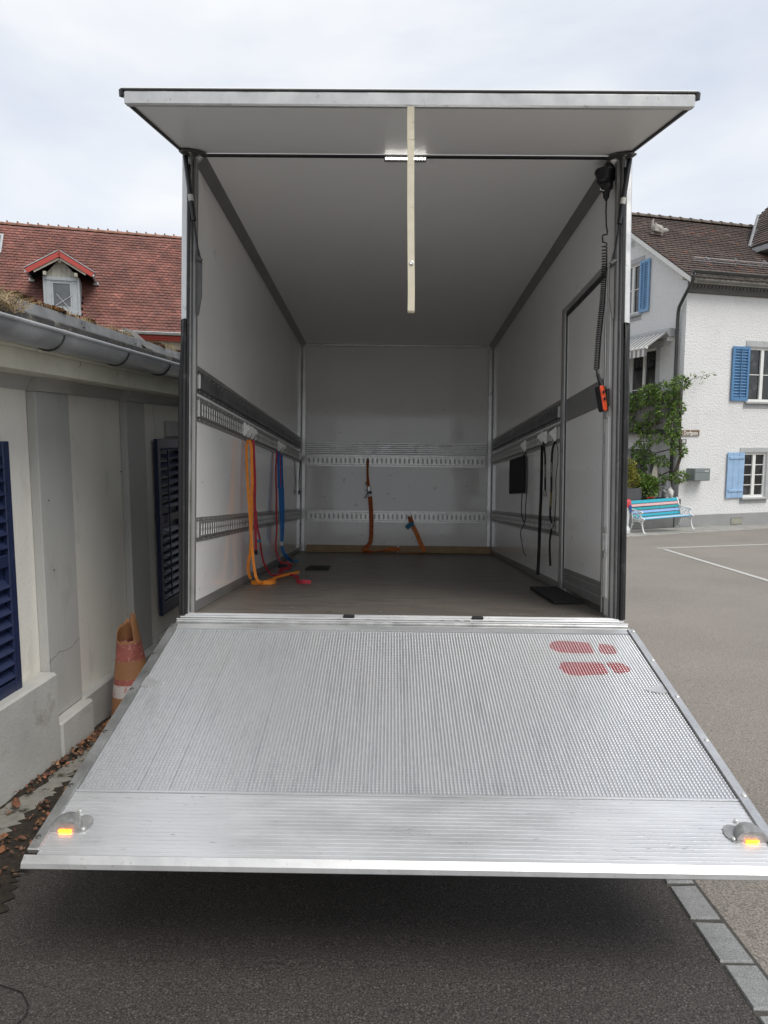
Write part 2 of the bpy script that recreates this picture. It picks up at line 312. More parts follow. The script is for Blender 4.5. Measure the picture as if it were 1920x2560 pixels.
def thing(name, label, cat, frame, group=None):
    o = bpy.data.objects.new(name, None); S.collection.objects.link(o); o.matrix_world = frame; o.empty_display_size = 0.1
    return tag(o, label, cat, group)
def twin(o, parent, mtx=None):                                     # a copy of a part that shares its mesh
    c = o.copy(); S.collection.objects.link(c); c.parent = parent
    if mtx: c.matrix_local = mtx
    return c
def bx(name, m, parent, a, c=0.004, **k): return MB().cbox(*a, c=c).build(name, m, parent, **k)
def text_mesh(txt, size, name, depth=0.0004, bold=0.0):
    cu = bpy.data.curves.new('t', 'FONT'); cu.body = txt; cu.size = size; cu.extrude = depth; cu.align_x = 'CENTER'; cu.align_y = 'CENTER'; cu.offset = bold
    cu.resolution_u = 3
    o = bpy.data.objects.new('t', cu); S.collection.objects.link(o)
    me = bpy.data.meshes.new_from_object(o.evaluated_get(bpy.context.evaluated_depsgraph_get())); me.name = name
    bpy.data.objects.remove(o); bpy.data.curves.remove(cu); return me
def text(txt, size, name, m, parent, mtx, bold=0.0):
    me = text_mesh(txt, size, name, bold=bold); me.materials.clear(); me.materials.append(MATS[m])
    o = bpy.data.objects.new(name, me); S.collection.objects.link(o); o.parent = parent; o.matrix_local = mtx; return o
def basis(o, x, y):                                                # matrix with given origin, x and y axes
    x = Vector(x).normalized(); y = Vector(y); y = (y - x * x.dot(y)).normalized(); z = x.cross(y); m = Matrix.Identity(4)
    for i in range(3): m[i][0] = x[i]; m[i][1] = y[i]; m[i][2] = z[i]; m[i][3] = o[i]
    return m
def rnd(a, b): return random.uniform(a, b)
def wall_holes(mb, u0, u1, z0, z1, holes, plane, depth):            # plane(u, d, z) -> point; d = depth inward; leaves openings with reveals
    us = sorted({u0, u1, *[h[i] for h in holes for i in (0, 1)]}); zs = sorted({z0, z1, *[h[i] for h in holes for i in (2, 3)]})
    for i in range(len(us) - 1):
        for j in range(len(zs) - 1):
            a, b, c, d = us[i], us[i + 1], zs[j], zs[j + 1]; mu, mz = (a + b) / 2, (c + d) / 2
            if any(h[0] < mu < h[1] and h[2] < mz < h[3] for h in holes): continue
            mb.add([plane(a, 0, c), plane(b, 0, c), plane(b, 0, d), plane(a, 0, d)], [(0, 1, 2, 3)])
    for a, b, c, d in holes:
        q = [(a, c), (b, c), (b, d), (a, d)]
        for k in range(4):
            (p0, r0), (p1, r1) = q[k], q[(k + 1) % 4]
            mb.add([plane(p0, 0, r0), plane(p0, depth, r0), plane(p1, depth, r1), plane(p1, 0, r1)], [(0, 1, 2, 3)])
    return mb

# ------------------------------------------------------------------ ground
def sheet(name, poly, m, dz, **k):                                 # convex polygon laid on the street
    mb = MB(); mb.add([(x, y, zg(y) + dz) for x, y in poly], [tuple(range(len(poly)))]); return mb.build(name, m, **k)
g = MB()
ys = [-40, 0, 10, 20, 34, 60, 400]
for i in range(len(ys) - 1):
    a, b = ys[i], ys[i + 1]; za, zb = zg(min(a, 34)), zg(min(b, 34))
    g.add([(-300, a, za), (300, a, za), (300, b, zb), (-300, b, zb)], [(0, 1, 2, 3)])
g.build('ground', 'asphalt_light', kind='structure', label='light weathered asphalt of the square')
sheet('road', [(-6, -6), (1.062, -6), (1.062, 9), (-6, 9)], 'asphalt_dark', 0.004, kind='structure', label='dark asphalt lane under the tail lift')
kb = sheet('kerb', [(1.062, -6), (1.186, -6), (1.186, 9), (1.062, 9)], 'joint', 0.005, kind='structure', label='row of granite setts between two asphalts')
y = 1.05
while y < 3.4:
    ln = rnd(0.178, 0.198); st = MB(); j = [rnd(-.005, .005) for _ in range(8)]
    p0 = [(1.068 + j[0], y + j[1]), (1.168 + j[2], y + j[3]), (1.170 + j[4], y + ln + j[5]), (1.066 + j[6], y + ln + j[7])]
    cxm = sum(p[0] for p in p0) / 4; cym = sum(p[1] for p in p0) / 4; vs = []
    for sc, dz in ((1, -0.03), (1, 0.008), (0.94, 0.013)):
        for px, py in p0: vs.append((cxm + (px - cxm) * sc, cym + (py - cym) * sc, zg(py) + dz))
    st.add(vs, [(8, 9, 10, 11)] + [(a + i, a + (i + 1) % 4, a + 4 + (i + 1) % 4, a + 4 + i) for a in (0, 4) for i in range(4)])
    st.build('granite_sett', 'granite', kb); y += ln + rnd(0.014, 0.024)

def wl_pt(x, yy, dz=0.0):                                           # point in the outbuilding's frame lying on the street
    p = WL @ Vector((x, yy, 0)); return (x, yy, zg(p.y) + dz)
def strip(name, xa, xb, y0, y1, m, dz, wob, h, n=60, k=6, **kw):
    mb = MB(); vs = []
    for i in range(n + 1):
        yy = y0 + (y1 - y0) * i / n; e = xb + wob * (math.sin(yy * 5.1) * .5 + math.sin(yy * 13 + 1) * .3 + rnd(-.3, .3)); a0 = xa + wob * .4 * rnd(-1, 1)
        for q in range(k + 1):
            f = q / k; vs.append(wl_pt(a0 + (e - a0) * f, yy, dz + h * math.sin(f * math.pi) * rnd(.5, 1.2)))
    mb.add(vs, [(i * (k + 1) + q, i * (k + 1) + q + 1, (i + 1) * (k + 1) + q + 1, (i + 1) * (k + 1) + q) for i in range(n) for q in range(k)])
    mb.smooth = True; return mb.build(name, m, frame=WL, **kw)
strip('concrete_edging', 0.02, 0.40, -2.2, 3.5, 'concrete', 0.008, 0.02, 0.006, kind='structure', label='cracked concrete edging along the outbuilding')
strip('soil', 0.26, 0.50, -2.2, 3.5, 'soil', 0.010, 0.09, 0.026, n=320, k=10, kind='stuff', label='dark mossy soil in the gutter by the outbuilding')
strip('soil', 0.03, 0.15, -2.2, 3.5, 'soil', 0.012, 0.05, 0.012, n=160, kind='stuff', label='line of dirt against the plinth of the outbuilding')
lf = MB()
for i in range(2400):
    yy = rnd(-.9, 2.6); x = random.choice([rnd(.12, .2), rnd(.28, .5), rnd(.3, .55)]); dens = .35 + .65 * (yy > .2)
    if random.random() > dens: continue
    c = Vector(wl_pt(x, yy, 0.028 + rnd(0, .02))); s = rnd(.004, .013) * random.choice((1, 1, 1, 1.8)); a = rnd(0, 6.3); t = rnd(.3, 1.4); lf.tint = (t * rnd(.8, 1.3), t, t * rnd(.7, 1.1))
    u = Vector((math.cos(a), math.sin(a), rnd(-.4, .4))); v = Vector((-math.sin(a), math.cos(a), rnd(-.5, .5))) * .6; b = Vector((0, 0, s * rnd(.2, 1.1)))
    lf.add([c - u * s, c - u * s * .3 + v * s + b, c + u * s * .5 + v * s * .8 + b, c + u * s, c + u * s * .4 - v * s, c - u * s * .4 - v * s * .9 + b * .5], [(0, 5, 4, 3, 2, 1)])
lf.build('leaf_litter', 'dry_leaf', frame=WL, kind='stuff', label='brown dead leaves gathered along the foot of the wall')

# painted parking bay lines, slabs by the house
pm = MB()
def stripe(mb, a, b, w, dz):
    a, b = Vector(a), Vector(b); d = (b - a).normalized(); n = Vector((-d.y, d.x)) * w / 2; k = 10
    for i in range(k):
        p, q = a + (b - a) * i / k, a + (b - a) * (i + 1) / k
        mb.add([(x, yy, zg(yy) + dz) for x, yy in (p - n, q - n, q + n, p + n)], [(0, 1, 2, 3)])
stripe(pm, (5.80, 14.93), (11.6, 16.75), 0.13, 0.004); stripe(pm, (5.88, 14.72), (5.62, 9.6), 0.10, 0.005)
pm.build('parking_line', 'road_paint', kind='structure', label='faded white corner of a parking bay')
pav = sheet('pavement', [(4.2, 16.55), (6.13, 17.79), (8.57, 19.32), (11.26, 20.65), (16, 22.6), (15, 25), (8, 23), (3, 21)], 'joint', 0.006, kind='structure', label='slab pavement in front of the white house')
e0, e1 = Vector((4.4, 16.70)), Vector((14.0, 22.05)); ed = (e1 - e0).normalized(); en = Vector((-ed.y, ed.x)); tot = (e1 - e0).length
i = 0; d0 = 0
while d0 < tot:
    ln = rnd(.55, .75)
    for r in range(3):
        p0 = e0 + ed * (d0 + .006 + .3 * (r % 2)) + en * (.03 + r * .5); q = [p0, p0 + ed * (ln - .014), p0 + ed * (ln - .014) + en * .487, p0 + en * .487]
        sl = MB(); dz = rnd(.012, .018); sl.add([(p.x, p.y, zg(p.y) + h) for h in (0.0, dz) for p in q], [(4, 5, 6, 7)] + [(k, (k + 1) % 4, 4 + (k + 1) % 4, 4 + k) for k in range(4)])
        sl.build('paving_slab', 'slab', pav)
    d0 += ln

# ------------------------------------------------------------------ the lorry's box body
TK = thing('box_truck', 'white box lorry seen from behind, roof flap raised and tail lift lowered', 'truck', T)
bx('floor', 'ply_floor', TK, (-1.06, 1.06, 0.005, 4.33, -0.06, 0))
bx('underframe', 'steel_dark', TK, (-0.9, 0.9, 0.1, 4.3, -0.26, -0.062))
bx('side_wall', 'panel_white', TK, (-1.095, -1.06, 0.03, 4.36, -0.06, 2.35), label='left side wall with three load rails')
rw = MB()                                                           # right wall leaves the side door's opening
for a in ((1.06, 1.095, 1.05, 4.36, -0.06, 2.35), (1.06, 1.095, 0.03, 1.05, 1.83, 2.35), (1.06, 1.095, 0.03, 0.13, -0.06, 1.83)): rw.box(*a)
rw.build('side_wall', 'panel_white', TK, label='right side wall with the side door near the opening')
bx('front_wall', 'panel_white', TK, (-1.06, 1.06, 4.33, 4.36, -0.06, 2.35))
bx('roof', 'ceiling_white', TK, (-1.095, 1.095, 0.02, 4.36, 2.311, 2.345))
bx('roof_skin', 'aluminium', TK, (-1.11, 1.11, 0.0, 4.40, 2.352, 2.372))
bx('outer_skin', 'aluminium', TK, (-1.112, -1.097, 0.035, 4.4, -0.1, 2.35)); bx('outer_skin', 'aluminium', TK, (1.097, 1.112, 0.035, 4.4, -0.1, 2.35))
for s in (-1, 1):                                                   # dark cove along the ceiling, kick strip, corner posts
    cv = MB(); cv.prism([(s * 1.0598, 2.262), (s * 1.0598, 2.3108), (s * 1.012, 2.3108), (s * 1.0165, 2.304), (s * 1.053, 2.2675)][::1 if s > 0 else -1], 0.02, 4.328); cv.build('ceiling_cove', 'cove_grey', TK)
    y0 = 1.11 if s > 0 else 0.03
    bx('kick_strip', 'anodised_grey', TK, (min(s * 1.0595, s * 1.053), max(s * 1.0595, s * 1.053), y0, 4.325, 0.001, 0.056), c=.002)
    bx('corner_post', 'aluminium', TK, (min(s * 1.0525, s * 1.012), max(s * 1.0525, s * 1.012), 4.318, 4.3285, 0.002, 2.31), c=.003)
    bx('corner_post', 'aluminium', TK, (min(s * 1.0595, s * 1.053), max(s * 1.0595, s * 1.053), 4.285, 4.327, 0.058, 2.24), c=.003)
bx('ceiling_trim', 'aluminium', TK, (-0.99, 0.99, 4.316, 4.3285, 2.285, 2.3105), c=.003)
ct = MB()                                                            # ribbed band above the front rail
for i in range(6): ct.cbox(-1.011, 1.011, 4.318 - .003 * (i % 2), 4.3285, 1.094 + i * .0215, 1.094 + (i + 1) * .0215 - .002, c=.003)
ct.build('ribbed_band', 'aluminium_worn', TK, kind='stuff')

# load rails: a flanged plate with real slots
def rail(name, n, x0, pitch, h, fl, sw, sh, th, plate, back, frame, parent, pad, rivets=True, rnd_slot=False, label=None):
    """local u along the rail, d out of the wall, z up (0 = middle)."""
    F = lambda u, d, z: frame @ Vector((u, d, z)); mb = MB(); ed = MB(); L0, L1 = x0 - pitch / 2 - pad, x0 + (n - .5) * pitch + pad; hc = h / 2 - fl
    def q(*p): mb.add([F(*a) for a in p], [(0, 1, 2, 3)])
    for z0, z1 in ((-h / 2, -hc), (hc, h / 2)):                      # flanges
        q((L0, .003, z0), (L1, .003, z0), (L1, .003, z1), (L0, .003, z1))
        q((L0, 0, z0), (L1, 0, z0), (L1, .003, z0), (L0, .003, z0)); q((L0, .003, z1), (L1, .003, z1), (L1, 0, z1), (L0, 0, z1))
    for z0, sg in ((-hc, -1), (hc, 1)): q((L0, .003, z0), (L1, .003, z0), (L1, th, z0 - sg * .003), (L0, th, z0 - sg * .003))
    a = hc - .003; xs = [x0 + i * pitch for i in range(n)]
    q((L0, th, -a), (L1, th, -a), (L1, th, -sh / 2), (L0, th, -sh / 2)); q((L0, th, sh / 2), (L1, th, sh / 2), (L1, th, a), (L0, th, a))
    e = [L0] + [v for x in xs for v in (x - sw / 2, x + sw / 2)] + [L1]
    for i in range(0, len(e), 2): q((e[i], th, -sh / 2), (e[i + 1], th, -sh / 2), (e[i + 1], th, sh / 2), (e[i], th, sh / 2))
    for x in xs:
        l, r = x - sw / 2, x + sw / 2; c = [(l, -sh / 2), (r, -sh / 2), (r, sh / 2), (l, sh / 2)]
        for k in range(4): (a0, b0), (a1, b1) = c[k], c[(k + 1) % 4]; ed.add([F(a0, th, b0), F(a0, .0013, b0), F(a1, .0013, b1), F(a1, th, b1)], [(0, 1, 2, 3)])
        if rnd_slot:
            for sx in (-1, 1):
                for sz in (-1, 1): mb.add([F(x + sx * sw / 2, th, sz * sh / 2), F(x + sx * sw * .12, th, sz * sh / 2), F(x + sx * sw / 2, th, sz * sh * .30)], [(0, 1, 2)])
        else:                                                        # side notches of the slot
            for sx in (-1, 1): mb.add([F(x + sx * sw / 2, th, -.007), F(x + sx * sw * .3, th, -.004), F(x + sx * sw * .3, th, .004), F(x + sx * sw / 2, th, .007)], [(0, 1, 2, 3)])
    o = mb.build(name, plate, parent, label=label); ed.build('slot_edges', 'slot_lit' if plate == 'anodised_grey' else plate, o, kind='stuff')
    MB().add([F(L0, .0012, -hc), F(L1, .0012, -hc), F(L1, .0012, hc), F(L0, .0012, hc)], [(0, 1, 2, 3)]).build('backing', back, o)
    if rivets:
        rv = MB(); u = L0 + .03
        while u < L1:
            for z in (-h / 2 + fl * .5, h / 2 - fl * .5): rv.box(u - .003, u + .003, .003, .0055, z - .003, z + .003, m=frame)
            u += .1
        rv.build('rivets', 'zinc_bright', o, kind='stuff')
    for u in (L0, L1): MB().cbox(u - .012, u + .002, .0035, th + .002, -hc, hc, c=.002, m=frame).build('end_cap', 'zinc_bright', o)
    return o
def fr(o, ux, dx): return basis(o, ux, dx)
FL = lambda z: Matrix(((0, 1, 0, -1.0595), (1, 0, 0, 0), (0, 0, 1, z), (0, 0, 0, 1)))     # left wall: u = y, d = +x
FR = lambda z: Matrix(((0, -1, 0, 1.0595), (1, 0, 0, 0), (0, 0, 1, z), (0, 0, 0, 1)))     # right wall: u = y, d = -x
FF = lambda z: Matrix(((1, 0, 0, 0), (0, -1, 0, 4.3295), (0, 0, 1, z), (0, 0, 0, 1)))     # front wall: u = x, d = -y
for FX, n, s0, w in ((FL, 81, 0.115, 'left'), (FR, 60, 1.20, 'right')):
    rail('load_rail', n, s0, 0.05, 0.128, 0.022, 0.017, 0.062, 0.013, 'anodised_grey', 'panel_white', FX(1.043), TK, 0.03, label='middle slotted load rail of the ' + w + ' wall')
    rail('load_rail', n, s0, 0.05, 0.126, 0.022, 0.017, 0.060, 0.013, 'anodised_grey', 'panel_white', FX(0.421), TK, 0.03, label='lower slotted load rail of the ' + w + ' wall')
    rail('load_rail', n, s0, 0.05, 0.112, 0.020, 0.013, 0.034, 0.016, 'rail_dark', 'black_plastic', FX(1.180), TK, 0.03, rivets=True, rnd_slot=True, label='dark perforated upper rail of the ' + w + ' wall')
    y0, y1 = (0.03, 4.28) if w == 'left' else (1.11, 4.28); sx = -1.0596 if w == 'left' else 1.0545
    bx('rail_cover', 'anodised_grey', TK, (sx, sx + .005, y0, y1, 1.238, 1.262), c=.002)
for z in (1.019, 0.399): rail('load_rail', 39, -0.972 if z > .8 else -0.945, 0.0506, 0.126, 0.017, 0.022, 0.062, 0.012, 'zinc_bright', 'cast_grey', FF(z), TK, 0.008, rnd_slot=True, label=('upper' if z > .8 else 'lower') + ' bright slotted rail of the front wall')

# rear frame posts with rubber buffers
for s in (-1, 1):
    B = lambda a, b, *r: (min(s * a, s * b), max(s * a, s * b), *r)
    bx('rear_post', 'anodised_grey', TK, B(1.050, 1.070, -0.012, 0.029, -0.005, 2.30), c=.006)
    bx('post_edge', 'aluminium_worn', TK, B(1.071, 1.084, -0.040, 0.03, -0.005, 2.31), c=.004)
    bx('post_edge', 'aluminium_worn', TK, B(1.086, 1.118, -0.034, 0.03, -0.005, 2.345), c=.006)
    rb = MB(); n = 14; secs = []
    for i in range(n + 1):
        z = 1.475 * i / n; b = 0.012 * math.sin(min(1, i / 10) * math.pi * .5) - (0.024 * max(0, (i - 11) / 3))
        b = b * .8 - (.012 if s > 0 else .004); secs.append([(s * (1.0850), -.036, z), (s * (1.0870), -.052, z), (s * (1.098 + b * .5), -.058, z), (s * (1.103 + b), -.046, z), (s * (1.109 + b), -.056, z), (s * (1.119 + b), -.046, z), (s * (1.121 + b), -.034, z), (s * 1.1185, -.0345, z)])
    vs = [p for c in secs for p in c]; k = 8
    rb.add(vs, [tuple(a * k + j for j in (0, 1)) + tuple((a + 1) * k + j for j in (1, 0)) for a in range(n)] + [(a * k + j, a * k + j + 1, (a + 1) * k + j + 1, (a + 1) * k + j) for a in range(n) for j in range(1, k - 1)] + [tuple(range(n * k, n * k + k))])
    rb.smooth = True; rb.build('rubber_buffer', 'rubber', TK)
    bx('seal_strip', 'rubber', TK, B(1.0705, 1.086, -0.046, -0.0405, 0.0, 2.24), c=.002)

# side door in the right wall
DR = bx('side_door', 'panel_white', TK, (1.064, 1.092, 0.175, 1.018, 0.03, 1.795), c=.003)
for a in ((1.050, 1.0625, 1.022, 1.056, 0.002, 1.835), (1.050, 1.0625, 0.128, 1.0205, 1.802, 1.838), (1.052, 1.0635, 0.150, 0.172, 0.002, 1.80)):
    bx('door_frame', 'aluminium', DR, a, c=.003)
bx('door_seal', 'rubber', DR, (1.0590, 1.0635, 0.175, 1.018, 1.775, 1.7995), c=.002); bx('door_seal', 'rubber', DR, (1.0590, 1.0635, 1.008, 1.0195, 0.03, 1.774), c=.002)
for z0, z1 in ((0.034, 0.080), (0.083, 0.130), (0.133, 0.163)): bx('kick_plate', 'anodised_grey', DR, (1.0585, 1.0635, 0.176, 1.006, z0, z1), c=.002)
bx('rub_rail', 'cove_grey', DR, (1.0580, 1.0635, 0.176, 1.006, 1.100, 1.243), c=.004)
bx('post_trim', 'anodised_grey', TK, (1.048, 1.0595, 1.060, 1.100, 0.002, 1.845), c=.005)
bx('lock_channel', 'panel_white', TK, (1.050, 1.0595, 0.070, 0.125, 0.09, 1.80), c=.003)
for z in (0.30, 1.02):
    bx('lock_bracket', 'zinc_bright', TK, (1.040, 1.0495, 0.066, 0.124, z, z + .035), c=.003); bx('lock_bracket', 'zinc_bright', TK, (1.040, 1.0495, 0.066, 0.124, z + .13, z + .16), c=.003)
    bx('lock_bar', 'zinc_bright', TK, (1.041, 1.0490, 0.092, 0.104, z + .036, z + .129), c=.002)

# raised roof flap with lip profile, hinge plates, gas struts
FA = math.atan2(2.305 - 2.118, 0.815)
FM = Matrix.Translation((0, -0.012, 2.308)) @ Matrix.Rotation(FA, 4, 'X')      # local -y runs towards the lip
FP = MB().cbox(-1.112, 1.094, -0.775, -0.006, 0.0, 0.026, c=.004).build('roof_flap', 'flap_white', TK, mtx=FM)
MB().cbox(-1.118, 1.100, -0.812, -0.778, -0.012, 0.038, c=.006).build('lip_profile', 'aluminium_worn', FP, mtx=FM)
MB().cbox(-1.122, 1.104, -0.810, -0.76, 0.0385, 0.046, c=.003).build('lip_gasket', 'rubber', FP, mtx=FM)
MB().cbox(-1.124, 1.106, -0.804, -0.01, 0.0465, 0.052, c=.002).build('flap_skin', 'panel_white', FP, mtx=FM)
MB().cbox(-1.106, 1.088, -0.7775, -0.768, -0.006, -0.001, c=.002).build('lip_seal', 'rubber', FP, mtx=FM)
for s in (-1, 1):
    B = lambda a, b, *r: (min(s * a, s * b), max(s * a, s * b), *r)
    fs = Matrix.Translation((-.009, 0, 0))
    MB().cbox(*B(1.1035, 1.113, -0.776, -0.006, -0.004, 0.038), c=.003).build('flap_edge', 'anodised_grey', FP, mtx=FM @ fs)
    MB().cbox(*B(1.090, 1.1025, -0.765, -0.02, -0.008, -0.001), c=.002).build('side_seal', 'rubber', FP, mtx=FM @ fs)
    MB().prism([(s * 1.110, -.808), (s * 1.120, -.806), (s * 1.133, -.79), (s * 1.122, -.772), (s * 1.1135, -.776)][::s], .022, .047, axis=2).build('corner_cap', 'rubber', FP, mtx=FM @ fs)
    hp = MB().prism([(s * 1.112, -.10), (s * 1.075, -.125), (s * 1.02, -.095), (s * 0.985, -.03), (s * 1.0, -.004), (s * 1.112, -.004)][::s], -.016, -.0085, axis=2).build('hinge_plate', 'steel_dark', FP, mtx=FM)
    for (a, b) in ((1.095, -.03), (1.06, -.095), (1.03, -.03), (1.065, -.05)): MB().lathe([(.005, -.0195), (.007, -.0185), (.007, -.016)], (s * a, b, 0), 8).build('screw', 'zinc_bright', hp, mtx=FM)
    st = thing('gas_strut', None, None, Matrix.Identity(4)); st.parent = TK; st.matrix_local = Matrix.Identity(4)
    tp, bt = Vector((s * 1.098, -.055, 2.292)), Vector((s * 1.030, -.035, 1.779)); d = bt - tp
    MB().tube([tp + d * .03, tp + d * .035, tp + d * .645, tp + d * .65], [.006, .0125, .0125, .006], 12).build('cylinder', 'strut_black', st)
    MB().tube([tp + d * .64, tp + d * .97], .0055, 10).build('piston_rod', 'strut_black', st)
    MB().tube([tp - d * .02, tp + d * .03], .007, 8).build('eyelet', 'zinc_bright', st); MB().tube([bt + Vector((-s * .014, 0, -.012)), bt + Vector((s * .014, 0, .005))], .010, 8).build('ball_joint', 'steel_dark', st)
    MB().tube([tp + d * .40, tp + d * .46], .0131, 12).build('sticker', 'print_grey', st)
    MB().prism([(s * 1.018, 1.60), (s * 1.018, 1.76), (s * 1.034, 1.83), (s * 1.040, 1.83), (s * 1.040, 1.50), (s * 1.034, 1.50)][::-s], -.020, -.0125, axis=1).build('strut_bracket', 'steel_dark', TK)
bx('hinge_rubber', 'rubber', TK, (-1.03, 1.03, -0.008, 0.018, 2.302, 2.3105), c=.003)
LS = bx('light_strip', 'anodised_grey', TK, (-0.112, 0.098, -0.006, 0.020, 2.284, 2.3015), c=.003)
for i in range(16): MB().cbox(-.104 + i * .0128, -.098 + i * .0128, -.0095, -.0062, 2.286, 2.2965, c=.002).build('diode', 'led', LS)

# ------------------------------------------------------------------ tail lift platform (tilted down towards the camera)
SLP = RAD(17.4068); h0 = Vector((0, -.17, -.02))
PM = Matrix.Translation(h0) @ Matrix.Rotation(SLP, 4, 'X')                     # local -y runs down the ramp
TL = MB().cbox(-1.108, 1.108, -1.40, 0.03, -0.075, -0.012, c=.004).build('tail_lift', 'aluminium', TK, mtx=PM)
edges = [-1.0735, -0.876, -0.775, -0.52, -0.26, 0.0, 0.26, 0.52, 0.701, 0.839, 1.0735]
kn = MB(); ribs = []
for i in range(len(edges) - 1):
    a, b = edges[i] + .0002, edges[i + 1] - .0002; n = max(1, round((b - a) / .013)); p = (b - a) / n; prof = [(a, -.0034)]
    for k in range(n):
        x = a + k * p; prof += [(x + .0008, -.0030), (x + p * .30, -.0030), (x + p * .40, 0.0), (x + p * .90, 0.0), (x + p * .98, -.0030)]; ribs.append((x + p * .40, x + p * .90))
    prof.append((b, -.0034)); m = len(prof)
    pl = MB(); pl.add([(x, yy, z) for yy in (-1.178, -0.058) for x, z in prof], [(k, k + 1, m + k + 1, m + k) for k in range(m - 1)] + [tuple(range(m))[::-1]])
    pl.build('plank', 'platform_alu', TL, mtx=PM)
for (a, b) in ribs:
    t = .064 + (.0068 if len(kn.v) % 3 else 0) + rnd(0, .001)
    while t < 1.172:
        kn.add([(a + .0004, -t - .0060, .0001), (b - .0004, -t - .0060, .0001), (b - .0004, -t, .0001), (a + .0004, -t, .0001), (a + .0014, -t - .0042, .0020), (b - .0014, -t - .0042, .0020), (b - .0014, -t - .0018, .0020), (a + .0014, -t - .0018, .0020)], [(4, 5, 6, 7), (0, 1, 5, 4), (1, 2, 6, 5), (2, 3, 7, 6), (3, 0, 4, 7)]); t += .0136
kn.build('knurling', 'platform_alu', TL, mtx=PM, kind='stuff')
def cross_ribs(name, t0, t1, n, zt, m, x0=-1.074, x1=1.074, base=-.012):        # ribs across the lift
    p = (t1 - t0) / n; prof = [(t0, base)]
    for k in range(n): t = t0 + k * p; prof += [(t + p * .03, zt - .0026), (t + p * .15, zt - .0026), (t + p * .24, zt), (t + p * .97, zt)]
    prof.append((t1, base)); k = len(prof); mb = MB(); mb.add([(x, -t, z) for x in (x0, x1) for t, z in prof], [(i, k + i, k + i + 1, i + 1) for i in range(k - 1)]); return mb.build(name, m, TL, mtx=PM)
cross_ribs('ramp_lip', 1.186, 1.452, 17, .002, 'lip_alu')
MB().prism([(-1.1785, -.003), (-1.1785, .0035), (-1.185, .0035), (-1.185, -.003)], -1.074, 1.074, axis=0).build('weld_bead', 'lip_alu', TL, mtx=PM)
MB().prism([(-1.4525, .002), (-1.4525, -.034), (-1.476, -.028), (-1.482, -.020), (-1.476, -.008)][::-1], -1.110, 1.110, axis=0).build('lip_edge', 'lip_worn', TL, mtx=PM)
cross_ribs('hinge_strip', 0.012, 0.056, 4, .003, 'lip_alu')
for s in (-1, 1):
    B = lambda a, b, *r: (min(s * a, s * b), max(s * a, s * b), *r)
    sr = MB().cbox(*B(1.0745, 1.110, -1.437, -0.020, -0.010, 0.0075), c=.003).build('side_rail', 'aluminium', TL, mtx=PM)
    MB().cbox(*B(1.0745, 1.0835, -1.435, -0.022, 0.0077, 0.0105), c=.0012).build('rail_ridge', 'aluminium', TL, mtx=PM)
    for t in (.045, .309, .593, .875, 1.164, 1.39):
        MB().lathe([(.0085, .0076), (.0085, .0098), (.006, .0115), (.002, .0112)], (s * 1.098, -t, 0), 10).build('rivet', 'steel_dark' if s < 0 else 'zinc_bright', TL, mtx=PM)
    MB().prism([(s * 1.06, -.50), (s * 1.0735, -.49), (s * 1.0735, -.56), (s * 1.05, -.565), (s * 1.0, -.548), (s * 0.985, -.535), (s * 1.015, -.525)][::-s], .0005, .004, axis=2).build('weld_patch', 'aluminium_worn', TL, mtx=PM)
    # flasher lamp: cast housing and glowing amber lens
    fx, ft = s * 1.030, 1.335
    hs = MB(); rows = 7; cols = 16; vs = []
    for r in range(rows + 1):
        f = r / rows
        for c in range(cols + 1):
            a = math.pi * c / cols; rr = math.sin(f * math.pi * .5) ** .8
            vs.append((fx + math.cos(a) * .047 * rr, -(ft + .028) + math.sin(a) * .066 * rr, .0025 + .038 * math.cos(f * math.pi * .5) ** .7))
    hs.add(vs, [(r * (cols + 1) + c, r * (cols + 1) + c + 1, (r + 1) * (cols + 1) + c + 1, (r + 1) * (cols + 1) + c) for r in range(rows) for c in range(cols)]); hs.smooth = True
    hs.add([(fx + math.cos(math.pi * c / cols) * .047 * math.sin(f * math.pi * .5) ** .8, -(ft + .028), .0025 + .038 * math.cos(f * math.pi * .5) ** .7) for c, f in [(0, r / rows) for r in range(rows, -1, -1)] + [(cols, r / rows) for r in range(1, rows + 1)]], [tuple(range(rows * 2 + 1))])
    hs.build('flasher_lamp', 'cast_grey', TL, mtx=PM)
    MB().prism([(fx - s * .040 + math.cos(a) * .030, -ft + .004 + math.sin(a) * .036) for a in [2 * math.pi * k / 18 for k in range(18)]], .0022, .0065, axis=2).build('lamp_flange', 'cast_grey', TL, mtx=PM)
    MB().cbox(fx - .020, fx + .020, -(ft + .0325), -(ft + .0285), .0042, .0105, c=.002).build('lamp_lens', 'amber_lens', TL, mtx=PM)
    for (a, b) in ((-s * .052, -.016), (-s * .01, -.058 + .118)): MB().lathe([(.0065, .004), (.0065, .011), (.003, .0125)], (fx + a, -ft + b - .004, 0), 10).build('lamp_bolt', 'zinc_bright', TL, mtx=PM)
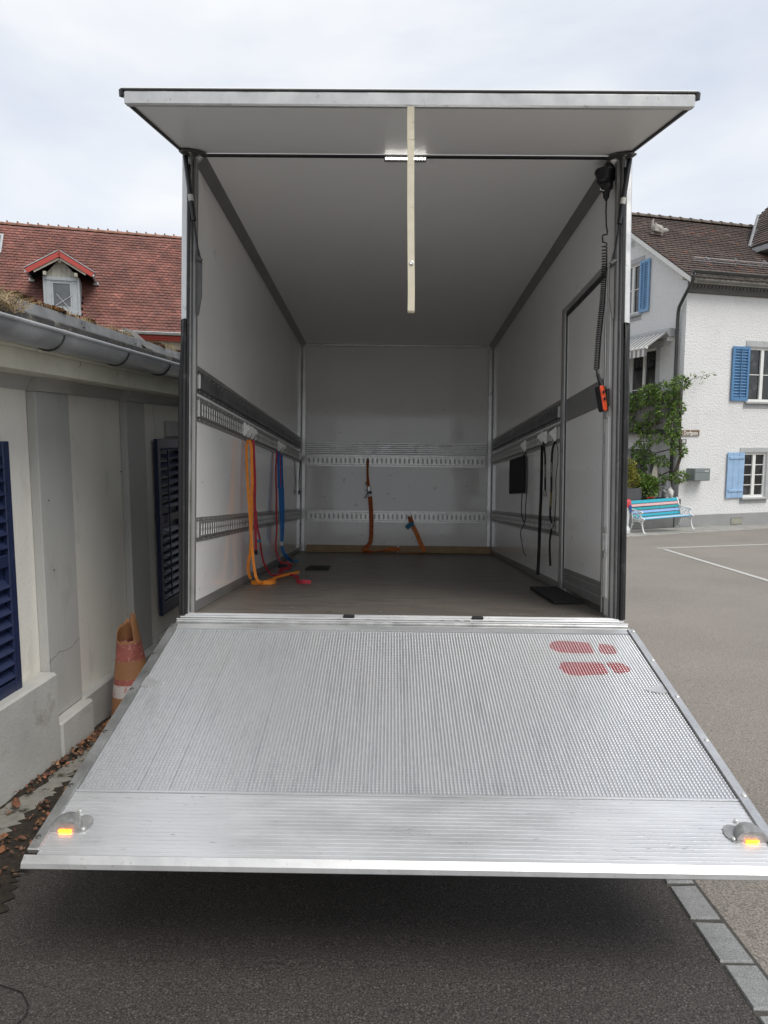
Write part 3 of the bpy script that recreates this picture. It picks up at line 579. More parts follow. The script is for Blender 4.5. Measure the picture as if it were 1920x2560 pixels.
# red footprints painted on the rib tops
def blob(pts, sub=6):
    n = len(pts); o = []
    for i in range(n):
        a, b, c, d = [Vector(pts[(i + k) % n]) for k in (-1, 0, 1, 2)]
        for j in range(sub): t = j / sub; o.append(0.5 * ((2 * b) + (c - a) * t + (2 * a - 5 * b + 4 * c - d) * t * t + (3 * b - a - 3 * c + d) * t ** 3))
    return o
shapes = [[(.677, .186), (.690, .146), (.730, .130), (.790, .134), (.860, .146), (.872, .195), (.866, .236), (.80, .242), (.733, .239), (.692, .222)],
          [(.905, .156), (.935, .158), (.962, .166), (.977, .200), (.968, .230), (.947, .244), (.900, .240), (.896, .20)],
          [(.680, .372), (.690, .335), (.720, .320), (.80, .322), (.868, .322), (.878, .366), (.872, .412), (.80, .424), (.738, .431), (.695, .412)],
          [(.898, .320), (.935, .320), (.964, .328), (.981, .366), (.972, .392), (.945, .404), (.912, .408), (.898, .365)]]
for k, sh in enumerate(shapes):
    P = blob(sh); mb = MB()
    for ri, (a, b) in enumerate(ribs):
        segs = []
        for x in (a + .0004, b - .0004):
            ts = []
            for i in range(len(P)):
                p, q = P[i], P[(i + 1) % len(P)]
                if (p.x - x) * (q.x - x) < 0: ts.append(p.y + (q.y - p.y) * (x - p.x) / (q.x - p.x))
            segs.append((min(ts), max(ts)) if len(ts) >= 2 else None)
        if segs[0] and segs[1]:
            (l0, h_0), (l1, h_1) = segs
            mb.add([(a + .0004, -h_0, .0006), (b - .0004, -h_1, .0006), (b - .0004, -l1, .0006), (a + .0004, -l0, .0006)], [(0, 1, 2, 3)])
            mb.add([(a + .0004, -h_0, .0006), (b - .0004, -h_1, .0006), (b - .0004, -l1, .0006), (a + .0004, -l0, .0006), (b + .0011, -h_1, -.0027), (b + .0011, -l1, -.0027)], [(1, 4, 5, 2)])
            mb.add([(a - .0062, -h_0, -.0027), (a - .0012, -h_0, -.0027), (a - .0012, -l0, -.0027), (a - .0062, -l0, -.0027)], [(0, 1, 2, 3)])
            mb.add([(a - .0012, -h_0, -.0026), (a + .0004, -h_0, .0006), (a + .0004, -l0, .0006), (a - .0012, -l0, -.0026)], [(0, 1, 2, 3)])
    mb.build('painted_footprint', 'paint_red_worn', TL, mtx=PM, label=('heel' if k % 2 else 'sole') + ' of a red footprint')
# sill between floor and lift, with latches
bx('rear_sill', 'lip_alu', TK, (-1.085, 1.085, -0.060, 0.003, -0.075, -0.002), c=.003)
for i in range(3): bx('sill_rib', 'lip_alu', TK, (-1.08, 1.08, -0.056 + i * .02, -0.045 + i * .02, -0.0015, 0.0035), c=.002)
bx('hinge_beam', 'aluminium', TK, (-1.10, 1.10, -0.150, -0.064, -0.080, -0.010), c=.006)
for i in range(2): bx('beam_rib', 'lip_alu', TK, (-1.10, 1.10, -0.079 + i * .0 - i * .062, -0.066 - i * .062, -0.0095, -0.003), c=.002)
for x in (-.262, .378): bx('latch', 'black_plastic', TK, (x - .028, x + .028, -0.078, -0.050, -0.002, 0.012), c=.004)
for x in (-.305, -.165, .205, .275, .322, .445): MB().lathe([(.014, -.0098), (.014, -.0055), (.010, -.0035), (.004, -.004)], (x, -.105, 0), 12).build('bolt', 'cast_grey', TK)
# running gear under the body
for s in (-1, 1):
    lm = MB().tube([(s * .55, -.2, -.12), (s * .55, .25, -.55), (s * .55, .75, -.45)], .04, 8).build('lift_arm', 'steel_dark', TK)
    wh = MB(); wh.lathe([(.18, -.1), (.30, -.11), (.335, -.08), (.335, .08), (.30, .11), (.18, .1)], n=28, m=Matrix.Translation((s * .86, 2.2, -.50)) @ Matrix.Rotation(math.pi / 2, 4, 'Y')); wh.build('tyre', 'tyre', TK)
    MB().lathe([(.05, -.07), (.185, -.05), (.185, .05), (.05, .07)], n=20, m=Matrix.Translation((s * .86, 2.2, -.50)) @ Matrix.Rotation(math.pi / 2, 4, 'Y')).build('wheel_rim', 'aluminium', TK)

# ------------------------------------------------------------------ things in the box (all in the lorry's frame)
def fitting(parent, x, y, z, s):                                    # zinc rail fitting: two hooked plates and a ring; s = +1 points into the box from the left wall
    P = [(0, .030), (.006, .036), (.012, .030), (.018, .022), (.030, .016), (.036, .002), (.030, -.010), (.024, -.006), (.022, -.016), (.012, -.030), (.006, -.036), (0, -.030)]
    for dy in (-.008, .006):
        MB().prism([(x + s * a, z + b) for a, b in [(1.25 * a_, 1.3 * b_) for a_, b_ in P]][::-s], y + dy, y + dy + .003).build('rail_hook', 'hook_white', parent)
    MB().tube([(x + s * .024 + .010 * math.cos(a) * s, y, z - .036 + .018 * math.sin(a)) for a in [2 * math.pi * k / 12 for k in range(12)]], .0028, 6, closed=True).build('ring', 'zinc_bright', parent)
def sides(n, a, b=None):
    a = Vector(a); b = Vector(b or a); return [a.lerp(b, i / max(1, n - 1)) for i in range(n)]
LW = (-1.046,)
# orange strap
t = thing('lashing_strap', 'bright orange webbing strap hanging doubled from the left rail and coiled on the floor', 'strap', T, 'loose straps hung on the left wall')
fitting(t, -1.046, 1.15, 1.046, 1)
a = [(-1.007, 1.12, .973), (-1.019, 1.12, .932), (-1.016, 1.12, .804), (-1.009, 1.12, .676), (-1.002, 1.12, .579), (-.992, 1.12, .451), (-.977, 1.12, .259), (-.963, 1.12, .131), (-.944, 1.13, .045), (-.915, 1.19, .022), (-.88, 1.40, .022), (-.84, 1.60, .024), (-.79, 1.77, .024), (-.755, 1.86, .024)]
MB().ribbon(a, sides(8, (.85, -.5, 0), (.8, .6, 0)) + [(.3, .2, 1)] * 2 + [(0, .15, 1)] * 4, .019).build('webbing', 'orange_web', t)
b = [(-1.019, 1.2, .98), (-1.005, 1.2, .938), (-1.0, 1.2, .808), (-.996, 1.2, .678), (-.999, 1.2, .644), (-.997, 1.2, .514), (-1.002, 1.2, .254), (-1.017, 1.2, .155), (-1.016, 1.2, .09), (-1.000, 1.2, .040)]
MB().ribbon(b, sides(10, (.8, .6, 0), (.9, -.3, 0)), .020).build('webbing', 'orange_web', t)
c = [(-1.000, 1.215, .016), (-.97, 1.205, .016), (-.91, 1.20, .017), (-.86, 1.22, .017), (-.845, 1.29, .018), (-.87, 1.36, .017)]
MB().ribbon(c, [(0, -.1, 1)] * 6, .028).build('webbing', 'orange_web', t)
# red strap beside it
t = thing('lashing_strap', 'dark red strap hanging just behind the orange one, its thin tail trailing to the floor', 'strap', T, 'loose straps hung on the left wall')
fitting(t, -1.046, 1.28, 1.046, 1); fitting(t, -1.046, 1.40, 1.046, 1)
MB().ribbon([(-1.026, 1.38, .995), (-1.017, 1.38, .817), (-1.012, 1.38, .682), (-1.013, 1.38, .579), (-1.008, 1.38, .444), (-1.003, 1.38, .309), (-1.001, 1.38, .214)], sides(7, (.9, .4, 0)), .020).build('webbing', 'red_web', t)
MB().ribbon([(-1.004, 1.39, .50), (-1.0, 1.4, .41), (-.995, 1.5, .289), (-1.002, 1.6, .191), (-.986, 1.65, .095), (-.952, 1.75, .012), (-.89, 1.78, .012), (-.80, 1.70, .014)], [(.5, .3, .2)] * 5 + [(.2, .9, .6)] * 3, .014).build('tail', 'red_web', t)
MB().ribbon([(-.90, 1.60, .014), (-.84, 1.72, .020), (-.76, 1.66, .016), (-.72, 1.50, .014), (-.705, 1.33, .014), (-.66, 1.27, .018), (-.60, 1.27, .018)], [(.3, .9, .3)] * 4 + [(.2, .2, 1)] * 3, .026).build('end', 'red_web', t)
bk = MB().cbox(-1.016, -.975, 1.43, 1.45, .275, .292, c=.004).build('cam_buckle', 'tag_blue', t)
MB().cbox(-1.012, -.988, 1.372, 1.388, .190, .225, c=.004).build('cam_buckle', 'black_plastic', t)
# blue strap and second red strap
t = thing('lashing_strap', 'royal blue strap hanging doubled in the middle of the left wall', 'strap', T, 'loose straps hung on the left wall')
fitting(t, -1.046, 2.60, 1.046, 1)
MB().ribbon([(-1.036, 2.55, .99), (-1.027, 2.55, .707), (-1.02, 2.55, .664), (-1.011, 2.55, .497), (-1.001, 2.55, .33), (-.999, 2.55, .172)], sides(6, (.95, .3, 0)), .024).build('webbing', 'blue_web', t)
MB().ribbon([(-1.021, 2.62, .975), (-1.011, 2.62, .709), (-1.006, 2.62, .665), (-1.0, 2.62, .496), (-1.001, 2.62, .328), (-1.006, 2.62, .167), (-.98, 2.64, .09), (-.93, 2.72, .03), (-.90, 2.85, .014)], sides(9, (.95, .3, 0)), .026).build('webbing', 'blue_web', t)
MB().cbox(-1.016, -.984, 2.53, 2.545, .178, .215, c=.004).build('label_tag', 'tag_white', t)
MB().cbox(-.935, -.895, 2.84, 2.86, .012, .035, c=.006).build('buckle', 'tag_blue', t)
t = thing('lashing_strap', 'narrow dark red strap hanging around the blue one, buckle on the floor', 'strap', T, 'loose straps hung on the left wall')
fitting(t, -1.046, 2.78, 1.046, 1)
MB().ribbon([(-1.04, 2.5, .99), (-1.047, 2.5, .83), (-1.04, 2.5, .623), (-1.04, 2.5, .498), (-1.035, 2.5, .332), (-1.041, 2.5, .149), (-1.003, 2.5, .05), (-.96, 2.45, .016)], sides(8, (.9, .4, 0)), .014).build('webbing', 'red_web', t)
MB().ribbon([(-1.029, 2.6, .99), (-1.023, 2.6, .792), (-1.021, 2.6, .624), (-1.016, 2.595, .50), (-1.012, 2.59, .42)], sides(5, (.9, .3, 0)), .010).build('webbing', 'red_web', t)
MB().cbox(-1.0, -.93, 2.36, 2.42, .004, .034, c=.008).build('buckle', 'black_plastic', t)
MB().ribbon([(-.98, 2.40, .04), (-.94, 2.38, .048), (-.90, 2.40, .03), (-.89, 2.30, .014), (-.95, 2.10, .012), (-.90, 1.95, .014)], [(.2, .9, .4)] * 6, .026).build('end', 'red_web', t)
# black strap in the far corner
t = thing('lashing_strap', 'short black strap hanging in the far left corner', 'strap', T, 'loose straps hung on the left wall')
fitting(t, -1.046, 4.03, 1.046, 1)
MB().ribbon([(-1.030, 4.0, .998), (-1.034, 4.0, .893), (-1.041, 4.0, .759), (-1.035, 4.0, .66)], sides(4, (1, .1, 0)), .010).build('webbing', 'black_web', t)
MB().cbox(-1.049, -1.021, 3.99, 4.005, .632, .675, c=.004).build('buckle', 'black_plastic', t); MB().cbox(-1.042, -1.028, 3.9865, 3.9895, .640, .650, c=.001).build('label_tag', 'tag_white', t)
# rust ratchet strap on the front wall
t = thing('ratchet_strap', 'rust orange ratchet strap hanging down the front wall, loose end over the planks', 'strap', T, 'straps on the front wall')
MB().ribbon([(-.318, 4.300, 1.026), (-.319, 4.28, .912), (-.311, 4.27, .774), (-.303, 4.265, .70)], [(1, .1, 0), (.5, .8, 0), (.8, .5, 0), (1, 0, 0)], .034).build('webbing', 'rust_web', t)
MB().ribbon([(-.290, 4.262, .62), (-.285, 4.27, .58), (-.272, 4.27, .414), (-.270, 4.27, .219), (-.283, 4.265, .108), (-.338, 4.25, .045), (-.352, 4.24, .018), (-.30, 4.232, .012)], sides(6, (1, .1, 0)) + [(.8, -.4, .3), (.2, -.9, .2)], .046).build('webbing', 'rust_web', t)
MB().ribbon([(-.345, 4.232, .045), (-.30, 4.232, .020), (-.23, 4.232, .016), (-.15, 4.232, .022), (-.07, 4.232, .042), (.0, 4.230, .040), (.045, 4.23, .045)], [(.4, 0, 1), (.2, -.5, 1), (0, -1, .3), (0, -1, .5), (0, -.3, 1), (0, -.2, 1), (.1, -.2, 1)], .042).build('loose_end', 'rust_web_light', t)
MB().cbox(-.327, -.311, 4.285, 4.316, 1.000, 1.050, c=.004).build('hook', 'steel_dark', t)
rt = MB().cbox(-.315, -.285, 4.235, 4.26, .655, .735, c=.006, m=None).build('ratchet_frame', 'zinc_bright', t)
MB().tube([(-.32, 4.24, .668), (-.27, 4.24, .668)], .013, 10).build('spool', 'steel_dark', t)
MB().tube([(-.30, 4.235, .665), (-.325, 4.225, .635), (-.345, 4.22, .600)], .0085, 8).build('handle', 'cast_grey', t); MB().tube([(-.30, 4.235, .665), (-.32, 4.225, .690), (-.338, 4.222, .690)], .006, 8).build('lever', 'cast_grey', t)
MB().tube([(-.325, 4.25, .745), (-.338, 4.245, .765), (-.325, 4.24, .785)], .006, 8).build('hook', 'cast_grey', t)
t = thing('ratchet_strap', 'orange strap with a blue tag slanting from the lower front rail to the floor', 'strap', T, 'straps on the front wall')
MB().ribbon([(.158, 4.300, .412), (.166, 4.275, .349), (.229, 4.262, .225), (.287, 4.255, .087), (.318, 4.245, .028), (.26, 4.225, .010), (.17, 4.215, .008), (.08, 4.212, .008)], [(1, 0, .1), (1, 0, .3), (1, 0, .3), (1, 0, .3), (.8, -.5, .2), (.2, -1, 0), (0, -1, 0), (0, -1, 0)], .046).build('webbing', 'rust_web_light', t)
MB().ribbon([(.20, 4.25, .323), (.16, 4.243, .315), (.117, 4.24, .276)], [(-.2, 0, 1), (-.3, 0, 1), (-.3, 0, 1)], .05).build('label_tag', 'tag_blue', t)
MB().cbox(.150, .167, 4.285, 4.316, .395, .435, c=.004).build('hook', 'zinc_bright', t)
MB().ribbon([(.158, 4.299, .412), (.163, 4.272, .375), (.180, 4.262, .335)], [(1, 0, .1)] * 3, .049, th=.006).build('sewn_end', 'rust_web', t)
# planks at the foot of the front wall
for x0, x1, l in ((-.988, .021, 'weathered timber plank at the foot of the front wall, left of the pair'), (.046, 1.05, 'weathered timber plank at the foot of the front wall, right of the pair')):
    MB().cbox(x0, x1, 4.262, 4.312, .001, .079, c=.003, m=Matrix.Rotation(0.0, 4, 'Z')).build('timber_plank', 'pine', frame=T, label=l, cat='plank', group='planks along the front wall')
# mats
pm_ = MB().prism([(.875, .462), (1.048, .472), (1.052, 1.14), (.872, 1.135)], .001, .022, axis=2); pm_.build('rubber_mat', 'rubber_mat', frame=T, label='thick black rubber mat lying by the side door', cat='mat', bevel=.004)
MB().prism([(-.758, 2.245), (-.565, 2.262), (-.575, 2.545), (-.752, 2.525)], .001, .013, axis=2).build('floor_plate', 'rubber_mat', frame=T, label='small black plate lying flat on the dark lorry floor', cat='plate', bevel=.003)
# black panel hung on the right wall
MB().cbox(1.038, 1.0525, 2.31, 3.02, .655, .968, c=.003).build('black_board', 'rubber_mat', frame=T, label='black square board fixed on the right wall below the rail', cat='board')
# black straps on the right wall
def print_on(t, txt, pts, size, m):
    (x, y, z), d = pts; text(txt, size, 'printed_name', m, t, basis((x, y, z), d, (1, 0, 0)))
t = thing('lashing_strap', 'wide plain black strap hanging almost to the floor on the right wall', 'strap', T, 'black straps on the right wall')
fitting(t, 1.046, 1.60, 1.050, -1)
MB().ribbon([(1.030, 1.52, 1.01), (1.017, 1.5, .976), (1.016, 1.5, .8), (1.014, 1.5, .603), (1.009, 1.5, .466), (1.006, 1.5, .269), (.999, 1.5, .062)], sides(7, (.8, .6, 0), (.9, .3, 0)), .026).build('webbing', 'black_web', t)
t = thing('lashing_strap', 'short black lettered strap ending half way down beside the wide one', 'strap', T, 'black straps on the right wall')
fitting(t, 1.046, 1.49, 1.043, -1)
MB().ribbon([(1.022, 1.47, 1.00), (1.022, 1.45, .96), (1.028, 1.45, .895), (1.031, 1.45, .766), (1.032, 1.45, .655)], sides(5, (.95, .2, 0)), .014).build('webbing', 'black_web', t)
text('TOURATECH', .016, 'printed_name', 'print_grey', t, basis((1.0305, 1.4478, .80), (0, 0, 1), (-1, 0, 0)))
MB().cbox(1.020, 1.044, 1.44, 1.46, .622, .665, c=.005).build('buckle', 'anodised_grey', t)
t = thing('lashing_strap', 'long black lettered strap hanging as a loop next to the door post', 'strap', T, 'black straps on the right wall')
fitting(t, 1.046, 1.20, 1.040, -1)
MB().ribbon([(1.035, 1.18, .985), (1.018, 1.18, .934), (1.013, 1.18, .787), (1.015, 1.18, .695), (1.011, 1.18, .572), (1.011, 1.18, .48), (1.022, 1.18, .425), (1.011, 1.18, .339), (1.010, 1.18, .253), (1.016, 1.18, .155)], sides(10, (.95, .2, 0)), .015).build('webbing', 'black_web', t)
MB().ribbon([(1.032, 1.16, .985), (1.045, 1.14, .932), (1.045, 1.14, .846), (1.035, 1.14, .725), (1.038, 1.14, .634), (1.033, 1.14, .512), (1.028, 1.14, .439), (1.016, 1.15, .415)], sides(8, (.5, .8, 0)), .009).build('webbing', 'black_web', t)
text('TOURATECH', .016, 'printed_name', 'print_grey', t, basis((1.0125, 1.1776, .80), (0, 0, 1), (-1, 0, 0)))
text('TOURATECH', .016, 'printed_name', 'print_yellow', t, basis((1.0105, 1.1776, .60), (0, 0, 1), (-1, 0, 0)))
MB().cbox(1.008, 1.034, 1.155, 1.185, .405, .440, c=.005).build('buckle', 'anodised_grey', t)
t = thing('cord_loop', 'thin black cord looped over a hook in front of the black board', 'cord', T, 'black straps on the right wall')
fitting(t, 1.046, 2.27, 1.042, -1)
MB().tube([(1.032, 2.25, .99), (1.018, 2.25, .935), (1.017, 2.25, .80), (1.018, 2.25, .68), (1.013, 2.25, .499), (1.025, 2.25, .439), (1.040, 2.25, .41)], .0038, 6).build('strand', 'black_web', t)
MB().tube([(1.030, 2.2, .99), (1.044, 2.2, .94), (1.046, 2.2, .80), (1.046, 2.2, .679), (1.037, 2.2, .53), (1.039, 2.2, .448), (1.027, 2.2, .403), (1.002, 2.2, .351), (1.000, 2.2, .31), (1.007, 2.2, .276), (1.027, 2.2, .172), (1.046, 2.2, .142)], .0032, 6).build('strand', 'black_web', t)
# cream pull strap hanging from the flap lip
t = thing('pull_strap', 'long cream webbing pull strap hanging from the lip of the raised roof flap', 'strap', T)
MB().ribbon([(.000, -.812, 2.108), (.000, -.806, 2.06), (.002, -.802, 1.95), (.004, -.80, 1.75), (.0075, -.80, 1.55), (.010, -.80, 1.42), (.0105, -.798, 1.325)], sides(7, (1, 0, 0), (1, .12, 0)), .027, th=.003).build('webbing', 'cream_web', t)
MB().ribbon([(.0105, -.7975, 1.325), (.0105, -.792, 1.321), (.0105, -.788, 1.330), (.0105, -.7935, 1.42), (.0080, -.7945, 1.516)], sides(5, (1, .12, 0), (1, 0, 0)), .027, th=.003).build('hand_loop', 'cream_web', t)
MB().lathe([(.009, 0), (.009, .003), (.005, .005), (.0015, .004)], n=14, m=Matrix.Translation((.0095, -.8017, 1.509)) @ Matrix.Rotation(math.pi / 2, 4, 'X')).build('rivet', 'zinc_bright', t)
MB().ribbon([(.001, -.8035, 2.00), (.001, -.8033, 1.995), (.0012, -.8032, 1.985)], [(1, 0, 0)] * 3, .0275, th=.004).build('stitching', 'cream_web', t)
# hand control with coiled cable
t = thing('remote_control', 'orange and black tail lift hand control on a coiled black cable', 'remote control', T)
sk = [(1.040, .055, 2.285), (1.030, .060, 2.265), (1.012, .05, 2.20)]
MB().tube([(1.046, .06, 2.31), (1.040, .06, 2.285), (1.026, .058, 2.235), (1.020, .056, 2.210)], [.026, .032, .036, .026], 14).build('socket', 'black_plastic', t)
MB().lathe([(.045, .016), (.048, .006), (.041, -.010), (.036, -.040), (.026, -.05)], (1.000, .045, 2.248), 18).build('socket_cover', 'black_plastic', t)
pb = MB(); pb.lathe([(.014, .030), (.031, .018), (.034, 0), (.029, -.020), (.017, -.032), (.015, -.058), (.009, -.062), (.007, -.072)], (1.013, .045, 2.184), 16); pb.smooth = True; pb.build('plug', 'black_plastic', t)
for s in (-1, 1): MB().tube([(1.013 + s * .016, .030, 2.156), (1.013 + s * .036, .030, 2.160), (1.013 + s * .034, .030, 2.168)], .0028, 6).build('clip', 'zinc_bright', t)
cp = [Vector(p) for p in [(1.014, .045, 2.117), (1.013, .045, 2.058), (1.016, .045, 1.987), (1.022, .045, 1.955), (1.020, .045, 1.943), (.998, .045, 1.938), (.997, .045, 1.925), (1.000, .045, 1.905)]]
ax = [Vector(p) for p in [(1.008, .045, 1.905), (1.010, .045, 1.786), (1.003, .045, 1.613), (.995, .045, 1.525), (.985, .045, 1.413), (.978, .045, 1.262)]]
turns = 62; cum = [0]
for i in range(5): cum.append(cum[-1] + (ax[i + 1] - ax[i]).length)
hx = []
for i in range(turns * 12 + 1):
    f = i / (turns * 12); ff = f * .35 + .65 * f ** .72 if f > 0 else 0; d = ff * cum[-1]; j = max(k for k in range(5) if cum[k] <= d + 1e-9); c = ax[j].lerp(ax[j + 1], (d - cum[j]) / (cum[j + 1] - cum[j]))
    a = 2 * math.pi * i / 12 + math.pi; hx.append(c + Vector((math.cos(a) * .0125, math.sin(a) * .0125, 0)))
cb = MB(); cb.tube(cp, .0038, 6); cb.tube(hx, .0031, 5); cb.smooth = True; cb.build('coiled_cable', 'black_plastic', t)
rel = [(.978, .045, 1.262), (.984, .042, 1.235), (.990, .040, 1.21), (1.003, .036, 1.176)]
rl = MB(); rl.tube(rel, [.006, .0075, .009, .010], 10); rl.build('strain_relief', 'black_plastic', t)
for i in range(7): p = Vector(rel[1]).lerp(Vector(rel[3]), i / 6); MB().tube([p, p + Vector((.0012, -.0003, -.0035))], .0112 + .0003 * i, 10).build('relief_ring', 'black_plastic', t)
RM = basis((1.012, .030, 1.112), (1, .55, .18), (-.17, 0, 1))     # x across the front, y along the handset, z towards the viewer
def rbox(a, b, c0, c1, r=.012):
    return [(x * (a / 2 - r) + math.cos(t) * r, y * (b / 2 - r) + math.sin(t) * r) for (x, y, s) in ((1, 1, 0), (-1, 1, 1), (-1, -1, 2), (1, -1, 3)) for t in [(s + k / 4) * math.pi / 2 for k in range(5)]]
MB().prism(rbox(.042, .132, 0, 0), -.030, .004, axis=2, m=RM).build('body', 'black_plastic', t, bevel=.003)
MB().prism([(x - .009, y) for x, y in rbox(.028, .130, 0, 0)], .0045, .012, axis=2, m=RM).build('front_cover', 'remote_orange', t, bevel=.003)
for yy in (.030, -.004):
    MB().lathe([(.0115, .0125), (.0115, .0150), (.009, .0152)], (-.010, yy, 0), 16, m=RM).build('button_ring', 'remote_orange', t); MB().lathe([(.0088, .0126), (.0088, .0160), (.006, .0170), (.001, .0170)], (-.010, yy, 0), 16, m=RM).build('button', 'black_plastic', t)
text('DHOLLANDIA', .011, 'printed_name', 'rust_web_light', t, RM @ Matrix.Translation((.0005, -.008, .0124)) @ Matrix.Rotation(-math.pi / 2, 4, 'Z'))
MB().cbox(1.030, 1.0495, .050, .060, 1.075, 1.165, c=.003).build('holder', 'steel_dark', t)

# ------------------------------------------------------------------ outbuilding on the left (x out of the wall, y along it)
OB = thing('outbuilding', 'low cream outbuilding with grey pilasters, gutter and navy shutters beside the lorry', 'building', WL)
MB().box(-5, 0, -3.2, 7.5, -.9, 1.86).build('wall', 'plaster_cream', OB)
def pil(y0, y1, zb):
    bx('pilaster', 'plaster_grey', OB, (0.001, .052, y0, y1, zb, 1.775), c=.004)
    MB().prism([(.0015, 1.776), (.060, 1.776), (.066, 1.786), (.066, 1.800), (.085, 1.822), (.098, 1.848), (.0015, 1.848)], y0 - .008, y1 + .008, axis=1).build('capital', 'plaster_grey', OB)
pil(.40, .745, .012); pil(1.52, 1.83, .012); pil(-1.35, -.95, .012); pil(3.1, 3.42, .012)
for a in ((0.001, .105, -3.2, .385, -.9, .292), (0.001, .115, .386, .752, -.9, .008), (0.001, .062, .753, 1.505, -.9, .012), (0.001, .112, 1.506, 1.845, -.9, .008), (0.001, .062, 1.846, 7.5, -.9, .012)):
    bx('plinth', 'plinth_grey', OB, a, c=.012)
for y0, y1 in ((-3.2, -1.36), (-.94, .39), (.756, 1.51), (1.842, 3.09), (3.43, 7.5)):
    MB().prism([(.0012, 1.779), (.012, 1.779), (.014, 1.795), (.030, 1.815), (.046, 1.846), (.0012, 1.846)], y0, y1, axis=1).build('cap_moulding', 'plaster_grey', OB)
MB().prism([(.0, 1.8495), (.255, 1.836), (.270, 1.838), (.2705, 1.928), (.0, 1.928)], -3.3, 1.05, axis=1).build('cornice_board', 'cornice_paint', OB)
MB().prism([(.0, 1.8495), (.255, 1.836), (.270, 1.838), (.2705, 1.928), (.0, 1.928)], 1.056, 7.6, axis=1).build('cornice_board', 'cornice_paint', OB)
for y0, y1 in ((-3.3, .02), (.026, 7.6)): MB().prism([(.0, 1.929), (.280, 1.929), (.287, 1.938), (.287, 1.986), (.0, 1.986)], y0, y1, axis=1).build('fascia_board', 'cornice_paint', OB)
gt = MB(); n = 10; vs = []                                           # half-round zinc gutter
for yy in (-3.4, 7.6):
    for rr in (.075, .072):
        vs += [(.372 + rr * math.cos(math.pi + math.pi * k / n), yy, 2.004 + rr * math.sin(math.pi + math.pi * k / n)) for k in range(n + 1)]
m = 2 * (n + 1)
gt.add(vs, [(k, k + 1, m + k + 1, m + k) for k in range(n)] + [(n + 1 + k, m + n + 1 + k, m + n + 2 + k, n + 2 + k) for k in range(n)]); gt.smooth = True
GU = gt.build('gutter', 'zinc_gutter', OB)
MB().tube([(.447, -3.4, 2.004), (.447, 7.6, 2.004)], .0105, 10).build('gutter_bead', 'zinc_gutter', GU)
for yy in (-1.55, -.75, -.04, .65, 1.28, 2.0, 2.75):
    MB().tube([(.30, yy, 1.992)] + [(.372 + .0785 * math.cos(math.pi + math.pi * k / 10), yy, 2.004 + .0785 * math.sin(math.pi + math.pi * k / 10)) for k in range(11)] + [(.448, yy, 2.016)], .0055, 6).build('gutter_bracket', 'pipe_grey', GU)
    MB().tube([(.447, yy - .012, 2.004), (.447, yy + .012, 2.004)], .0125, 10).build('gutter_joint', 'zinc_gutter', GU)
MB().prism([(-5.2, 2.62), (-2.5, 2.70), (.30, 1.990), (-5.2, 1.99)], -3.3, 7.6, axis=1).build('roof', 'slate', OB)
yy = -3.2
while yy < 7.4:
    ln = rnd(.26, .34); bx('eave_tile', 'slate', OB, (.200, .318, yy, yy + ln - .006, 2.012 + rnd(-.004, .004), 2.086), c=.008); yy += ln
yy = -3.2
while yy < 7.4:
    ln = rnd(.5, .85)
    MB().prism([(.262, 2.088), (.270, 2.088), (.256, 2.150), (.12, 2.185), (.12, 2.177), (.248, 2.143)], yy, yy + ln - .003, axis=1).build('lead_flashing', 'lead', OB)
    bx('flashing_clip', 'lead', OB, (.262, .272, yy + ln - .03, yy + ln - .008, 2.108, 2.146), c=.002); yy += ln
MB().prism([(.285, 2.10), (.295, 2.095), (.15, 2.225), (.135, 2.225)], 1.30, 1.47, axis=1).build('loose_board', 'weathered_board', OB)
# plants on its roof edge
ms = MB()
def clump(mb, c, rx, ry, rz, n):
    for _ in range(n):
        a, b = rnd(0, 6.3), rnd(0, 1.4); p = Vector((c[0] + rx * math.cos(a) * math.cos(b), c[1] + ry * math.sin(a) * math.cos(b), c[2] + rz * math.sin(b))); s = rnd(.006, .013)
        t = rnd(.5, 1.6); mb.tint = (t * rnd(.8, 1.5), t * rnd(.8, 1.4), t); d = Vector((rnd(-1, 1), rnd(-1, 1), rnd(-.3, 1))).normalized(); e = d.orthogonal().normalized()
        mb.add([p - e * s, p + d * s + e * s * .3, p + e * s, p - d * s], [(0, 1, 2, 3)])
for i in range(26):
    yy = random.choice([rnd(-.05, .35), rnd(.3, .75), rnd(.9, 1.25), rnd(1.5, 2.2)]); clump(ms, (rnd(.14, .23), yy, 2.155 - .01 * (yy > .7)), .05, rnd(.04, .1), rnd(.015, .035), 130)
ms.build('moss', 'moss', frame=WL, kind='stuff', label='rust brown moss cushions on the outbuilding roof edge')
dg = MB()
def blades(mb, c, r, n, h, lean=.5):
    for _ in range(n):
        a = rnd(0, 6.3); p = Vector((c[0] + rnd(-r, r) * .6, c[1] + rnd(-r, r), c[2])); d = Vector((math.cos(a) * lean * rnd(.1, 1.2), math.sin(a) * lean * rnd(.1, 1.2), 1)).normalized(); hh = h * rnd(.4, 1.15); t = rnd(.6, 1.5); mb.tint = (t, t * rnd(.85, 1.1), t * rnd(.7, 1.1))
        e = d.orthogonal().normalized() * .0016; q = p + d * hh * .55; z = p + d * hh + Vector((d.x, d.y, -.35)) * hh * .3
        mb.add([p - e, p + e, q + e, q - e, z], [(0, 1, 2, 3), (3, 2, 4)])
for i in range(40): blades(dg, (rnd(.12, .24), rnd(-.05, 1.2), 2.155), .05, 12, rnd(.02, .055))
for i in range(10): blades(dg, (rnd(.12, .24), rnd(1.5, 2.6), 2.15), .05, 12, rnd(.04, .08))
dg.build('dry_grass', 'dry_grass', frame=WL, kind='stuff', label='thin dry grass along the outbuilding roof edge')
sh = MB()
